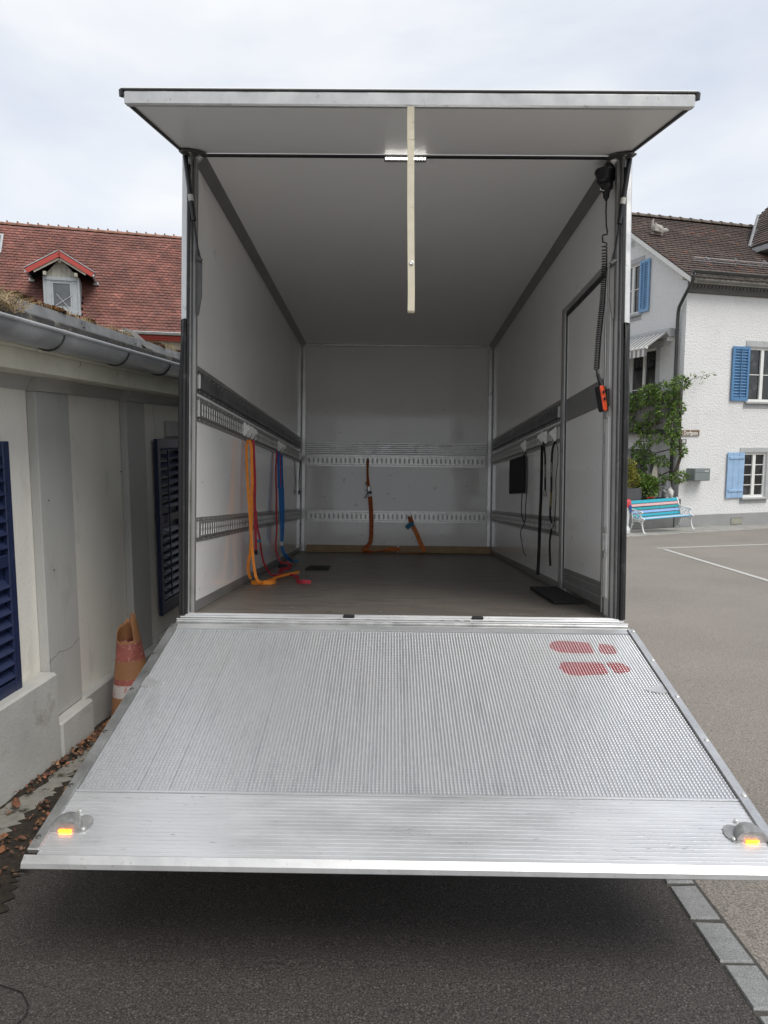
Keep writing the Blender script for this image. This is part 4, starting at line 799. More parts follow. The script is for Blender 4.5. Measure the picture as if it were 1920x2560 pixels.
for i in range(46): blades(sh, (rnd(.18, .38), rnd(-.70, -.22), rnd(2.05, 2.11)), .08, 30, rnd(.05, .11), 2.2)
sh.build('dead_shrub', 'dry_grass', frame=WL, label='tangled dry dead plant hanging over the gutter at the left edge', cat='plant')
# louvred navy shutters
def shutter_navy(name_label, y0, y1, z0, z1, rod):
    o = bx('shutter', 'navy', OB, (.018, .050, y0, y0 + .055, z0, z1), c=.004, label=name_label)
    bx('stile', 'navy', o, (.018, .050, y1 - .055, y1, z0, z1), c=.004); zm = (z0 + z1) / 2 + .06
    for a, b in ((z0, z0 + .10), (zm - .03, zm + .03), (z1 - .075, z1)): bx('cross_rail', 'navy', o, (.020, .048, y0 + .056, y1 - .056, a, b), c=.003)
    z = z0 + .115
    while z < z1 - .09:
        if abs(z + .02 - zm) > .055:
            MB().cbox(-.027, .027, y0 + .057, y1 - .057, -.0035, .0035, c=.002, m=Matrix.Translation((.034, 0, z + .02)) @ Matrix.Rotation(RAD(44), 4, 'Y')).build('slat', 'navy', o)
        z += .064
    MB().box(.012, .0165, y0 + .02, y1 - .02, z0 + .02, z1 - .02).build('backing', 'navy', o)
    if rod: bx('tilt_rod', 'navy', o, (.054, .064, rod, rod + .014, z0 + .13, z1 - .09), c=.002)
shutter_navy('navy louvred shutter at the left edge', -.60, .15, .25, 1.52, None)
shutter_navy('navy louvred shutter half hidden behind the lorry', 2.06, 2.62, .16, 1.52, 2.24)
shutter_navy('navy louvred shutter wholly behind the lorry', 3.5, 4.1, .16, 1.52, None)
bx('wall_box', 'plaster_grey', OB, (.001, .03, 2.34, 2.75, 1.535, 1.66), c=.004)

# scuffs, dents and screws on the box walls; hairline cracks on the outbuilding
def scuffs(n, P, ulo, uhi, zlo, zhi, m, seed, horiz=.7):
    R = random.Random(seed); mb = MB()
    for _ in range(n):
        u, z = R.uniform(ulo, uhi), R.uniform(zlo, zhi) if R.random() < .4 else zlo + (zhi - zlo) * R.random() ** 2; l = R.uniform(.006, .05); a = R.gauss(0, .25) + (0 if R.random() < horiz else 1.3); w_ = R.uniform(.0010, .0032)
        du, dz = math.cos(a) * l / 2, math.sin(a) * l / 2; nu, nz = -math.sin(a) * w_, math.cos(a) * w_
        mb.add([P(u - du, z - dz), P(u + nu, z + nz), P(u + du, z + dz), P(u - nu, z - nz)], [(0, 1, 2, 3)])
    return mb.build('scuffs', m, TK, kind='stuff')
for m_, k_ in (('steel_dark', 1), ('zinc_bright', .6)):
    scuffs(int(60 * k_), lambda u, z: (u, 4.3292, z), -.98, .98, .1, 2.1, m_, 1 + k_); scuffs(int(70 * k_), lambda u, z: (-1.0592, u, z), .08, 4.2, .08, .95, m_, 2 + k_); scuffs(int(50 * k_), lambda u, z: (1.0592, u, z), 1.15, 4.2, .08, .95, m_, 3 + k_)
    scuffs(int(26 * k_), lambda u, z: (1.0632, u, z), .2, .98, .2, .9, m_, 5 + k_, .3); scuffs(int(90 * k_), lambda u, z: (u, z, .0006), -1.0, 1.0, .1, 3.8, m_ if k_ < 1 else 'rubber', 6 + k_)
for x, z in ((-.575, .80), (-.44, .53), (.43, .73), (.9, .11), (-.30, .62), (-.58, .17)):
    MB().lathe([(.022, 0), (.018, .0016), (.006, .0022), (.001, .0022)], n=16, m=Matrix.Translation((x, 4.3295, z)) @ Matrix.Rotation(math.pi / 2, 4, 'X')).build('dent', 'panel_white', TK)
def lift_marks(n, u0, u1, t0, t1, zz, seed, along):
    R = random.Random(seed); mb = MB()
    for _ in range(n):
        u, t_ = R.uniform(u0, u1), R.uniform(t0, t1); l = R.uniform(.004, .03) * (1.6 if R.random() < .15 else 1); a = R.gauss(0, .12) + (0 if along else 1.57); w_ = R.uniform(.0002, .0008)
        du, dt = math.cos(a) * l / 2, math.sin(a) * l / 2; nu, n_t = -math.sin(a) * w_, math.cos(a) * w_
        mb.add([(u - du, -t_ + dt, zz), (u - nu, -t_ + n_t, zz), (u + du, -t_ - dt, zz), (u + nu, -t_ - n_t, zz)], [(0, 1, 2, 3)])
    return mb.build('scratches', 'cast_dirt', TL, mtx=PM, kind='stuff')
mat('cast_dirt', (0.34, 0.335, 0.325), 0.7, var=0.3, vscale=30)
lift_marks(60, -1.05, 1.05, 1.195, 1.445, .0026, 21, True)
def crack(pts, frame_x=.0012, wob=.005, w_=.0007):
    mb = MB(); P = [Vector(p) for p in pts]; Q = []
    for i in range(len(P) - 1):
        for j in range(8): Q.append(P[i].lerp(P[i + 1], j / 8) + Vector((0, rnd(-wob, wob), rnd(-wob, wob))))
    Q.append(P[-1]); mb.tube(Q, w_, 4); return mb.build('crack', 'joint', OB)
crack([(.0525, .40, .335), (.0525, .52, .36), (.0525, .62, .345), (.0525, .745, .375)]); crack([(.0525, .41, .36), (.0525, .43, .10), (.0525, .45, .02)], w_=.0008)
crack([(.0005, 2.12, 1.77), (.0005, 2.16, 1.60), (.0005, 2.14, 1.5)])
for yy, z in ((.47, 1.20), (.49, .82), (.76, 1.15), (1.50, 1.3), (.78, .60)): bx('nail', 'steel_dark', OB, (.0535 if yy < .7 else .001, .058 if yy < .7 else .008, yy, yy + .008, z, z + .006), c=.001)
ck = MB()
def gcrack(pts, w_=.006):
    R = random.Random(len(ck.v) + 3); P = [Vector((*p, 0)) for p in pts]; Q = []
    for i in range(len(P) - 1):
        for j in range(14): Q.append(P[i].lerp(P[i + 1], j / 14) + Vector((R.uniform(-.015, .015), R.uniform(-.015, .015), 0)))
    Q.append(P[-1])
    for a, b in zip(Q, Q[1:]):
        d = (b - a).normalized(); n = Vector((-d.y, d.x, 0)) * w_ * R.uniform(.5, 1.3); ck.add([(p.x, p.y, zg(p.y) + .0035) for p in (a - n, b - n, b + n, a + n)], [(0, 1, 2, 3)])
gcrack([(5.4, 12.9), (6.6, 13.2), (7.4, 13.1), (9, 13.6)], .004); gcrack([(6.2, 16.1), (7.6, 16.2), (9.4, 17.3)], .004)
ck.build('asphalt_cracks', 'joint', kind='stuff', label='fine dark cracks in the light asphalt')

# ------------------------------------------------------------------ broken traffic cone
cp_ = ground_pt = Vector((-1.525, 4.2, zg(4.2)))
CF = Matrix.Translation(cp_) @ Matrix.Rotation(RAD(-2.5), 4, 'Y')
CN = thing('traffic_cone', 'old torn orange traffic cone with faded red and white bands by the wall', 'cone', CF)
HC = .72; rad = lambda z: .152 - (.152 - .045) * z / HC; N = 72
BANDS = [(.03, 'cone_tan'), (.225, 'cone_white'), (.30, 'cone_red'), (.335, 'cone_tan'), (.44, 'cone_red'), (.545, 'cone_tan'), (.725, None)]
cb_ = MB(); zz = []; mi = []
for (z0, m0), (z1, _) in zip(BANDS, BANDS[1:]):
    for k in range(4): zz.append(z0 + (z1 - z0) * k / 4); mi.append(m0)
zz.append(.725); vs = []
for z in zz:
    for j in range(N):
        a = 2 * math.pi * j / N; zt = z
        if z > .545:
            ad = math.degrees(a); w_ = .160 if 208 < ad < 316 else (.006 if ad >= 316 or ad < 30 else .006 + .105 * (ad - 30) / 178); top = .722 - w_ + .005 * math.sin(a * 7) + .004 * math.sin(a * 17 + 1); zt = .545 + (top - .545) * (z - .545) / .18
        r = rad(zt) * (1 + .05 * math.sin(2 * a) * max(0, (z - .5) / .22)); vs.append((r * math.cos(a), r * math.sin(a), zt))
cb_.add(vs, [(k * N + j, k * N + (j + 1) % N, (k + 1) * N + (j + 1) % N, (k + 1) * N + j) for k in range(len(zz) - 1) for j in range(N)]); cb_.smooth = True
co_ = cb_.build('cone_body', 'cone_tan', CN)
for m0 in ('cone_white', 'cone_red'): co_.data.materials.append(MATS[m0])
for i, p in enumerate(co_.data.polygons): p.material_index = {'cone_tan': 0, 'cone_white': 1, 'cone_red': 2}[mi[i // N]]
sm = co_.modifiers.new('solid', 'SOLIDIFY'); sm.thickness = .004; sm.offset = -1
MB().prism([(x * .2, y * .2) for x, y in [(1, .7), (.7, 1), (-.7, 1), (-1, .7), (-1, -.7), (-.7, -1), (.7, -1), (1, -.7)]], 0, .03, axis=2).build('base_plate', 'cone_tan', CN, bevel=.006)

# ------------------------------------------------------------------ tile roof helper
def tile_roof(name, m, parent, W, cols, rows, O, U, V, Nn, seed, tints, skip=None, round_=True):
    """O lower left corner, U along the eave (unit), V up the slope (unit), Nn roof normal"""
    R = random.Random(seed); mb = MB(); O, U, V, Nn = map(Vector, (O, U, V, Nn)); cw = W[0] / cols; rh = W[1] / rows
    for r in range(rows):
        off = .5 * (r % 2)
        for c in range(cols + 1):
            u0 = (c - off) * cw + .0015 + R.uniform(-.002, .002); u1 = u0 + cw - .003
            u0 = max(0, u0); u1 = min(W[0], u1)
            if u1 - u0 < .03: continue
            v0 = r * rh + R.uniform(-.008, .008); v1 = (r + 1) * rh + .05
            if skip and skip((u0 + u1) / 2, v0): continue
            h = .040 + R.uniform(-.004, .005); t = R.choice(tints); k = R.uniform(.9, 1.1); mb.tint = tuple(x * k for x in t); um = (u0 + u1) / 2; b = rh * .14 if round_ else 0
            P = lambda u, v, d: O + U * u + V * v + Nn * d
            top = [P(u0, v0 + b, h), P(u0 + (um - u0) * .45, v0 + b * .25, h), P(um, v0, h), P(u1 - (u1 - um) * .45, v0 + b * .25, h), P(u1, v0 + b, h), P(u1, v1, h - .036), P(u0, v1, h - .036)]
            bot = [P(u0, v0 + b, h - .034), P(u0 + (um - u0) * .45, v0 + b * .25, h - .034), P(um, v0, h - .034), P(u1 - (u1 - um) * .45, v0 + b * .25, h - .034), P(u1, v0 + b, h - .034)]
            mb.add(top + bot, [(0, 1, 2, 3, 4, 5, 6)] + [(i + 1, i, 7 + i, 8 + i) for i in range(4)])
    return mb.build(name, m, parent, kind='stuff')

# ------------------------------------------------------------------ red-roofed house behind the outbuilding
RHO = thing('red_roof_house', 'house with red tiled roof and small gabled dormer behind the outbuilding', 'house', RH)
EZ, RZ, RD = 5.33, 9.58, 3.8
bw = MB(); wall_holes(bw, -8, 5, -2, 5.1, [(.95, 1.75, 2.9, 4.95), (-2.6, -1.6, 2.6, 4.3)], lambda u, d, z: (u, .35 + d, z), .12)
bw.add([(-8, .35, -2), (-8, 7.25, -2), (-8, 7.25, 5.1), (-8, .35, 5.1), (5, .35, -2), (5, 7.25, -2), (5, 7.25, 5.1), (5, .35, 5.1)], [(0, 1, 2, 3), (5, 4, 7, 6), (1, 5, 6, 2)])
bwo = bw.build('wall', 'mortar', RHO)
for r in range(20):
    for c in range(14):
        u0 = -1.5 + c * .25 + .125 * (r % 2); z0 = 5.085 - (r + 1) * .077
        if .72 < u0 + .23 and u0 < 1.97: continue
        MB().cbox(u0, u0 + .238, .337, .3495, z0, z0 + .066, c=.003).build('brick', 'brick_yellow', bwo)
wd = MB(); wd.box(.80, .949, .32, .349, 2.75, 5.08); wd.box(1.751, 1.9, .32, .349, 2.75, 5.08); wd.box(.9495, 1.7505, .32, .349, 4.951, 5.08); wd.build('window_surround', 'wood_beige', RHO)
MB().cbox(.96, 1.74, .42, .46, 2.9, 4.94).build('closed_shutter', 'wood_beige', RHO); MB().box(-2.6, -1.6, .44, .46, 2.6, 4.3).build('window_pane', 'glass_dark', RHO)
sl = math.hypot(RD, RZ - EZ); V_ = Vector((0, RD, RZ - EZ)) / sl; Nf = Vector((0, -(RZ - EZ), RD)) / sl
MB().prism([(-.05, EZ - .10), (RD, RZ - .12), (2 * RD + .05, EZ - .10), (2 * RD + .05, EZ - .2), (-.05, EZ - .2)][::-1], -8.3, 5.3, axis=0).build('roof', 'tile_red', RHO)
def rskip(u, v): return -3.05 < u - 8.3 < -1.85 and .25 < v < 1.75
tile_roof('roof_tiles', 'tile_red', RHO, (13.4, sl - .03), 78, 36, (-8.3, -.12, EZ - .11), (1, 0, 0), V_, Nf, 3, [(1, 1, 1)] * 14 + [(1.08, .98, .95), (.92, .92, .95), (1.1, 1.05, 1.0), (.85, .88, .92)] * 2 + [(1.4, 1.3, 1.25)], rskip)
for i in range(37):
    u = -8.2 + i * .36
    rt = MB(); vs = []
    for k, (du, rr) in enumerate(((0, .125), (.30, .105), (.37, .10))):
        vs += [(u + du, RD + math.cos(a) * rr, RZ - .05 + math.sin(a) * rr) for a in [math.pi * q / 8 for q in range(9)]]
    rt.add(vs, [(k * 9 + q, k * 9 + q + 1, (k + 1) * 9 + q + 1, (k + 1) * 9 + q) for k in range(2) for q in range(8)] + [tuple(range(9))[::-1]]); rt.smooth = False
    o = rt.build('ridge_tile', 'ridge_red', RHO); MB().cbox(u - .01, u + .05, RD - .035, RD + .035, RZ + .06, RZ + .125, c=.012).build('ridge_nub', 'ridge_red', o)
MB().cbox(-8.3, 5.2, -.02, .30, EZ - .30, EZ - .205, c=.006).build('red_eave_board', 'trim_red', RHO); MB().cbox(-8.3, 5.2, .05, .32, EZ - .36, EZ - .302, c=.006).build('red_eave_board', 'trim_red', RHO)
gm = MB(); vs = []
for xx in (-8.3, 5.3): vs += [(xx, -.19 + .085 * math.cos(math.pi + math.pi * k / 8), EZ - .12 + .085 * math.sin(math.pi + math.pi * k / 8)) for k in range(9)]
gm.add(vs, [(k, k + 1, 9 + k + 1, 9 + k) for k in range(8)]); gm.smooth = True; gm.build('gutter', 'zinc_gutter', RHO)
MB().tube([(-8.3, -.275, EZ - .12), (5.3, -.275, EZ - .12)], .014, 8).build('gutter_bead', 'zinc_gutter', RHO)
for i in range(9): MB().tube([(-3.2 + i * .75, -.282, EZ - .12), (-3.18 + i * .75, -.282, EZ - .12)], .016, 8).build('gutter_joint', 'zinc_gutter', RHO)
# dormer
DM = MB(); dx0, dx1, dy, dz0, dz1, da = -3.02, -1.84, .40, 5.80, 7.05, 7.70; dm = (dx0 + dx1) / 2
wall_holes(DM, dx0, dx1, dz0, dz1, [(-2.77, -2.09, 5.99, 6.89)], lambda u, d, z: (u, dy + d, z), .05)
DM.add([(dx0, dy, dz0), (dx0, dy, dz1), (dx0, 2.4, dz1), (dx0, .5, dz0)], [(0, 1, 2, 3)]); DM.add([(dx1, dy, dz0), (dx1, .5, dz0), (dx1, 2.4, dz1), (dx1, dy, dz1)], [(0, 1, 2, 3)])
DO = DM.build('dormer', 'wood_grey', RHO, label='small gabled dormer with grey boards and red verge')
MB().prism([(dx0 + .02, dz1 + .002), (dx1 - .02, dz1 + .002), (dm, da - .02)], dy + .01, 2.6, axis=1).build('gable_board', 'wood_beige', DO)
for i in range(7):
    u = dx0 + .13 + i * .155; MB().cbox(u, u + .02, dy - .012, dy + .009, dz1 + .03, min(da - .05, dz1 + (1 - abs(u + .01 - dm) / .6) * .62), c=.003).build('batten', 'wood_grey', DO)
for u in (dx0 + .005, dx1 - .075): MB().cbox(u, u + .07, dy - .03, dy - .001, dz0 - .03, dz1, c=.006).build('corner_board', 'wood_grey', DO)
MB().cbox(dx0 + .08, dx1 - .08, dy - .032, dy - .002, dz1 - .12, dz1 + .0, c=.005).build('head_board', 'wood_grey', DO); MB().cbox(dx0 - .02, dx1 + .02, dy - .06, dy - .002, dz0 - .05, dz0 + .09, c=.008).build('sill', 'wood_grey', DO)
for s in (-1, 1):
    ex = dm + s * 1.07; ez = 7.18; q = Vector((ex - dm, 0, ez - 7.82)); ln = q.length; q.normalize(); nn = Vector((-q.z * s, 0, q.x * s)); nn = nn if nn.z > 0 else -nn
    def slab(a0, a1, y0, y1, h0, h1, nm, m):
        p = [Vector((dm, yy, 7.82)) + q * a + nn * h for yy in (y0, y1) for a, h in ((a0, h0), (a1, h0), (a1, h1), (a0, h1))]
        mb = MB(); mb.add(p, [(0, 1, 2, 3), (7, 6, 5, 4), (0, 4, 5, 1), (1, 5, 6, 2), (2, 6, 7, 3), (3, 7, 4, 0)]); return mb.build(nm, m, DO)
    slab(0.0 if s < 0 else .002, ln, dy - .30, 2.9, -.02, .05, 'dormer_roof', 'tile_red'); slab(.0 if s < 0 else .003, ln + .02, dy - .335, dy - .302, -.13, .03, 'red_verge', 'trim_red'); slab(.0 if s < 0 else .003, ln + .04, dy - .35, dy + .1, .0505, .075, 'zinc_verge', 'zinc_gutter')
    slab(.12, ln - .18, dy - .29, dy - .24, -.20, -.135, 'beige_verge', 'wood_beige')
    MB().tube([(ex, dy - .32, ez - .06), (ex, 1.7, ez - .04)], .05, 8).build('dormer_gutter', 'zinc_gutter', DO); MB().cbox(ex - .1, ex + .1, 1.35, 1.7, ez - .16, ez - .05, c=.02).build('flashing', 'zinc_gutter', DO)
    MB().cbox(dm + s * .50 - .055, dm + s * .50 + .055, dy - .22, dy - .001, dz1 + .0005, dz1 + .13, c=.01).build('bracket', 'wood_beige', DO)
MB().cbox(dm - .055, dm + .055, dy - .22, dy + .001, da - .20, da - .06, c=.01).build('bracket', 'wood_beige', DO)
MB().prism([(dm - .10, 7.84), (dm + .10, 7.84), (dm + .03, 7.96), (dm, 8.02), (dm - .03, 7.96)], dy - .34, dy - .12, axis=1).build('finial', 'ridge_red', DO)
MB().box(-2.77, -2.09, dy + .045, dy + .055, 5.99, 6.89).build('window_pane', 'glass_sky', DO)
for a in ((-2.77, -2.70, 5.99, 6.89), (-2.16, -2.09, 5.99, 6.89), (-2.699, -2.161, 6.83, 6.89), (-2.699, -2.161, 5.99, 6.05)): MB().cbox(a[0], a[1], dy + .01, dy + .044, a[2], a[3], c=.005).build('window_frame', 'wood_grey', DO)
MB().tube([(-2.70, dy - .01, 6.02), (-2.12, dy - .01, 6.42)], .014, 6).build('guard_bar', 'stone_grey', DO); MB().tube([(-2.60, dy - .022, 6.46), (-2.22, dy - .022, 6.0)], .012, 6).build('guard_bar', 'stone_grey', DO)
# skylight at the left edge
def on_roof(u, v, h): p = Vector((u, 0, EZ)) + V_ * v + Nf * h; return p
sk = MB()
def roofbox(u0, u1, v0, v1, h0, h1): 
    p = [on_roof(u, v, h) for h in (h0, h1) for v in (v0, v1) for u in (u0, u1)]; mb = MB(); mb.add(p, [(0, 2, 3, 1), (4, 5, 7, 6), (0, 1, 5, 4), (2, 6, 7, 3), (0, 4, 6, 2), (1, 3, 7, 5)]); return mb
so = roofbox(-5.55, -4.62, 3.75, 4.9, .0, .10).build('skylight', 'zinc_gutter', RHO); roofbox(-5.47, -4.70, 3.85, 4.8, .1005, .112).build('pane', 'glass_sky', so)

# ------------------------------------------------------------------ white house on the right (x along the facade, y along the gable, corner at 0,0)
WH = thing('white_house', 'white rough-rendered house with blue shutters and brown tiled roof', 'house', HW)
PZ, EV, RG, RY = -0.85, 6.28, 8.93, 3.86                            # plinth top, eave, ridge height, ridge depth
FW = MB(); GWN = [(1.25, 2.55, 1.75, 4.22), (2.18, 3.05, 5.42, 6.98), (1.5, 2.5, -.9, 1.1)]
wall_holes(FW, 0, 9, PZ, 6.25, [(2.36, 3.42, 2.56, 4.17), (2.36, 3.22, -.37, 1.0), (5.4, 6.5, 2.56, 4.17)], lambda u, d, z: (u, d, z), .14)
wo = FW.build('facade', 'stucco', WH)
GW = MB(); wall_holes(GW, 0, 7.72, PZ, 6.25, GWN[:1] + GWN[2:], lambda u, d, z: (d, 7.72 - u, z), .14) if False else None
g2 = MB()
def gp(u, d, z): return (d, u, z)
for (a, b, c, d) in [h for h in GWN if h[3] < 6.25]: pass
wall_holes(g2, 0, 7.72, PZ, 5.42, [GWN[0], GWN[2]], gp, .14)
g2.f = [tuple(reversed(f)) for f in g2.f]
for (a, b) in ((0, 2.18), (3.05, 7.72)): g2.add([(0, a, 5.42), (0, a, 6.25), (0, b, 6.25), (0, b, 5.42)], [(0, 1, 2, 3)])
zr = lambda yy: EV - .05 + (RG - EV) * (yy if yy < RY else 2 * RY - yy) / RY
for (a, b) in ((0.0, 2.18), (3.05, RY), (RY, 7.72)): g2.add([(0, a, 6.25), (0, a, max(6.25, zr(a))), (0, b, max(6.25, zr(b))), (0, b, 6.25)], [(0, 1, 2, 3)])
g2.add([(0, 2.18, 6.98), (0, 2.18, zr(2.18)), (0, 3.05, zr(3.05)), (0, 3.05, 6.98)], [(0, 1, 2, 3)])
for (a, b, c, d) in [GWN[1]]:
    q = [(a, c), (b, c), (b, d), (a, d)]
    for k in range(4): (p0, r0), (p1, r1) = q[k], q[(k + 1) % 4]; g2.add([(0, p0, r0), (0, p1, r1), (.14, p1, r1), (.14, p0, r0)], [(0, 1, 2, 3)])
g2.build('gable_wall', 'stucco', WH)
MB().add([(9, 0, PZ), (9, 7.72, PZ), (9, 7.72, 6.2), (9, 0, 6.2), (0, 7.72, PZ), (0, 7.72, 6.2)], [(0, 1, 2, 3), (1, 4, 5, 2)]).build('rear_wall', 'stucco', WH)
bx('plinth', 'plinth_house', WH, (-.03, 9, -.03, .1, -1.7, PZ), c=.01); bx('plinth', 'plinth_house', WH, (-.031, .1, .101, 7.7, -1.7, PZ), c=.01)
gr = bx('vent_grille', 'pipe_grey', WH, (1.95, 2.39, -.036, -.0305, -1.19, -.99), c=.002)
for i in range(14): bx('bar', 'cornice_paint', gr, (1.965 + i * .030, 1.979 + i * .030, -.047, -.0365, -1.18, -1.0), c=.002)
# roof
SLH = math.hypot(RY + .45, (RG - EV) * (RY + .45) / RY); Vh = Vector((0, RY, RG - EV)).normalized(); Nh = Vector((0, -(RG - EV), RY)).normalized(); ez = EV - (RG - EV) / RY * .42
rfm = MB(); rfm.prism([(-.42, ez), (RY, RG), (2 * RY + .42, ez), (2 * RY + .42, ez - .10), (RY, RG - .10), (-.42, ez - .10)][::-1], -.22, 9.2, axis=0); rfm.build('roof', 'cornice_dark', WH)
tile_roof('roof_tiles', 'tile_brown', WH, (9.3, SLH - .05), 50, 29, (-.26, -.46, ez - .03), (1, 0, 0), Vh, Nh, 11, [(1, 1, 1)] * 12 + [(.8, .82, .86), (1.15, 1.05, 1.0), (.9, .9, .9)] * 2 + [(1.6, 1.5, 1.4)] + ([(1.7, 1.05, .8)] if True else []) + [(1, 1, 1)] * 14)
for i in range(22):
    u = -.3 + i * .43; rt = MB(); vs = []
    for (du, rr) in ((0, .13), (.06, .13), (.0601, .112), (.44, .10)): vs += [(u + du, RY + math.cos(a) * rr, RG + .02 + math.sin(a) * rr) for a in [math.pi * q / 8 for q in range(9)]]
    rt.add(vs, [(k * 9 + q, k * 9 + q + 1, (k + 1) * 9 + q + 1, (k + 1) * 9 + q) for k in range(3) for q in range(8)] + [tuple(range(9))[::-1]]); rt.build('ridge_tile', 'ridge_brown', WH)
vb = MB(); Pv = lambda yy, dz: (yy, ez + (RG - EV) / RY * (yy + .42) + dz)
vb.prism([Pv(-.42, -.14), Pv(RY, -.14), Pv(RY, .0), Pv(-.42, .0)][::-1], -.265, -.222, axis=0); vb.build('verge_board', 'white_paint', WH)
MB().prism([Pv(-.40, -.105), Pv(RY, -.105), Pv(RY, -.125), Pv(-.40, -.125)], -.221, -.001, axis=0).build('verge_soffit', 'white_paint', WH)
MB().cbox(-.20, 9, -.36, -.001, 5.985, 6.075, c=.01).build('eave_soffit', 'eave_paint', WH); MB().cbox(-.20, 9, -.43, -.361, 5.93, 6.06, c=.012).build('eave_board', 'eave_paint', WH); MB().cbox(-.17, 9, -.345, -.28, 5.86, 5.984, c=.01).build('eave_board', 'eave_paint', WH)
MB().prism([(-.279, 5.984), (-.24, 5.86), (-.16, 5.80), (-.10, 5.73), (-.10, 5.66), (-.001, 5.64), (-.001, 5.984)][::-1], .02, 9, axis=0).build('cornice', 'cornice_dark', WH)
for i in range(60): bx('dentil', 'cornice_dark', WH, (.06 + i * .125, .125 + i * .125, -.235, -.13, 5.775, 5.845), c=.004)
hg = MB(); vs = []
for xx in (-.27, 9): vs += [(xx, -.50 + .075 * math.cos(math.pi + math.pi * k / 8), 6.145 + .075 * math.sin(math.pi + math.pi * k / 8)) for k in range(9)]
hg.add(vs, [(k, k + 1, 10 + k, 9 + k) for k in range(8)] + [tuple(range(9))]); hg.smooth = True; hg.build('gutter', 'pipe_grey', WH); MB().tube([(-.27, -.575, 6.145), (9, -.575, 6.145)], .012, 8).build('gutter_bead', 'pipe_grey', WH)
dp = MB(); dp.tube([(-.20, -.50, 6.10), (-.20, -.50, 6.0), (-.20, -.42, 5.86), (-.16, -.05, 5.48), (-.13, .16, 5.26), (-.11, .22, 5.1), (-.10, .24, 4.9), (-.10, .24, 2.0), (-.10, .24, -1.15)], .048, 10); dp.smooth = True; DP = dp.build('downpipe', 'pipe_grey', WH)
for z in (4.6, 2.2, .4): MB().tube([(-.10, .24, z), (-.10, .24, z + .03)], .056, 10).build('pipe_clamp', 'pipe_grey', DP)
for u, v in ((.774, .95), (1.87, 1.03), (2.98, 1.07)):                # snow guard
    p = Vector((u, -.42, ez)) + Vh * v + Nh * .05; s_ = MB(); s_.tube([p, p + Nh * .22, p + Nh * .22 - Vh * .18, p + Nh * .03 - Vh * .14], .011, 6); s_.build('snow_guard_bracket', 'zinc_gutter', WH)
for k in (.10, .19):
    p = Vector((.35, -.42, ez)) + Vh * .93 + Nh * (.05 + k); MB().tube([p, p + Vector((5, 0, 0))], .011, 6).build('snow_guard_rail', 'zinc_gutter', WH)
# cross roof at the right edge of the picture
B0 = Vector((4.05, 2.0, 7.67)); up = Vector((.76, 0, .65)).normalized(); fwd = Vector((0, -1, 0)); nx = up.cross(fwd).normalized(); nx = nx if nx.z > 0 else -nx
cr = MB(); base = [B0 + fwd * 2.6, B0, B0 + Vector((1.93, 1.70, 1.65)), B0 + up * 3.4 + fwd * 2.6]
cr.add([p + nx * h for h in (-.02, .03) for p in base], [(0, 1, 2, 3), (7, 6, 5, 4), (0, 4, 5, 1), (3, 7, 4, 0)]); CRO = cr.build('cross_roof', 'cornice_dark', WH)
tile_roof('cross_tiles', 'tile_brown', CRO, (4.3, 3.2), 24, 18, B0 + fwd * 2.62 + nx * .02, (0, 1, 0), up, nx, 5, [(1, 1, 1)] * 8 + [(.85, .85, .9), (1.1, 1.05, 1)], skip=lambda u, v: (u - 2.55) > v * .68)
MB().tube([B0 + nx * .05, B0 + Vector((1.93, 1.70, 1.65)) + nx * .05], .05, 6).build('valley_flashing', 'lead', CRO)
MB().cbox(B0.x - .02, B0.x + .5, B0.y - 2.6, B0.y, B0.z - .20, B0.z - .03, c=.01).build('fascia', 'stone_grey', CRO)
MB().box(B0.x + .45, B0.x + 3, B0.y - 2.45, B0.y + 1, 6.0, B0.z - .021).build('dormer_wall', 'stucco', CRO)
# windows and shutters of the facade
def casement(nm, u0, u1, z0, z1, plane, cols, rows, parent, m='white_paint'):
    """frame, glazing bars and panes in an opening; plane(u, d, z)"""
    def B(a, b, d0, d1, c, d, name, mm, par): 
        mb = MB(); p = [Vector(plane(u, dd, z)) for z in (c, d) for dd in (d0, d1) for u in (a, b)]; mb.add(p, [(0, 2, 3, 1), (4, 5, 7, 6), (0, 1, 5, 4), (2, 6, 7, 3), (0, 4, 6, 2), (1, 3, 7, 5)]); return mb.build(name, mm, par)
    o = B(u0, u0 + .05, .05, .13, z0, z1, nm, m, parent)
    B(u1 - .05, u1, .05, .13, z0, z1, 'frame', m, o); B(u0 + .05, u1 - .05, .05, .13, z1 - .06, z1, 'frame', m, o); B(u0 + .05, u1 - .05, .05, .13, z0, z0 + .07, 'frame', m, o)
    um = (u0 + u1) / 2; B(um - .055, um + .055, .045, .125, z0 + .07, z1 - .06, 'mullion', m, o)
    for (a, b) in ((u0 + .05, um - .055), (um + .055, u1 - .05)):
        zs = [z0 + .07 + (z1 - z0 - .13) * k / rows for k in range(rows + 1)]
        for k in range(rows): B(a, b, .095, .10, zs[k] + (.012 if k else 0), zs[k + 1] - (.012 if k < rows - 1 else 0), 'pane', 'glass_dark', o)
        for k in range(1, rows): B(a, b, .07, .115, zs[k] - .0118, zs[k] + .0118, 'glazing_bar', m, o)
        if cols > 1:
            for k in range(1, cols): x = a + (b - a) * k / cols; B(x - .011, x + .011, .065, .0945, z0 + .07, z1 - .06, 'glazing_bar', m, o)
    return o
fp = lambda u, d, z: (u, d, z)
casement('window', 2.36, 3.42, 2.56, 4.17, fp, 1, 2, WH); casement('window', 2.36, 3.22, -.37, 1.0, fp, 1, 4, WH); casement('window', 5.4, 6.5, 2.56, 4.17, fp, 1, 2, WH)
for a in ((2.20, 3.6, 4.19, 4.37), (2.18, 3.4, 1.02, 1.16)): bx('lintel', 'stone_grey', WH, (a[0], a[1], -.022, .002, a[2], a[3]), c=.006)
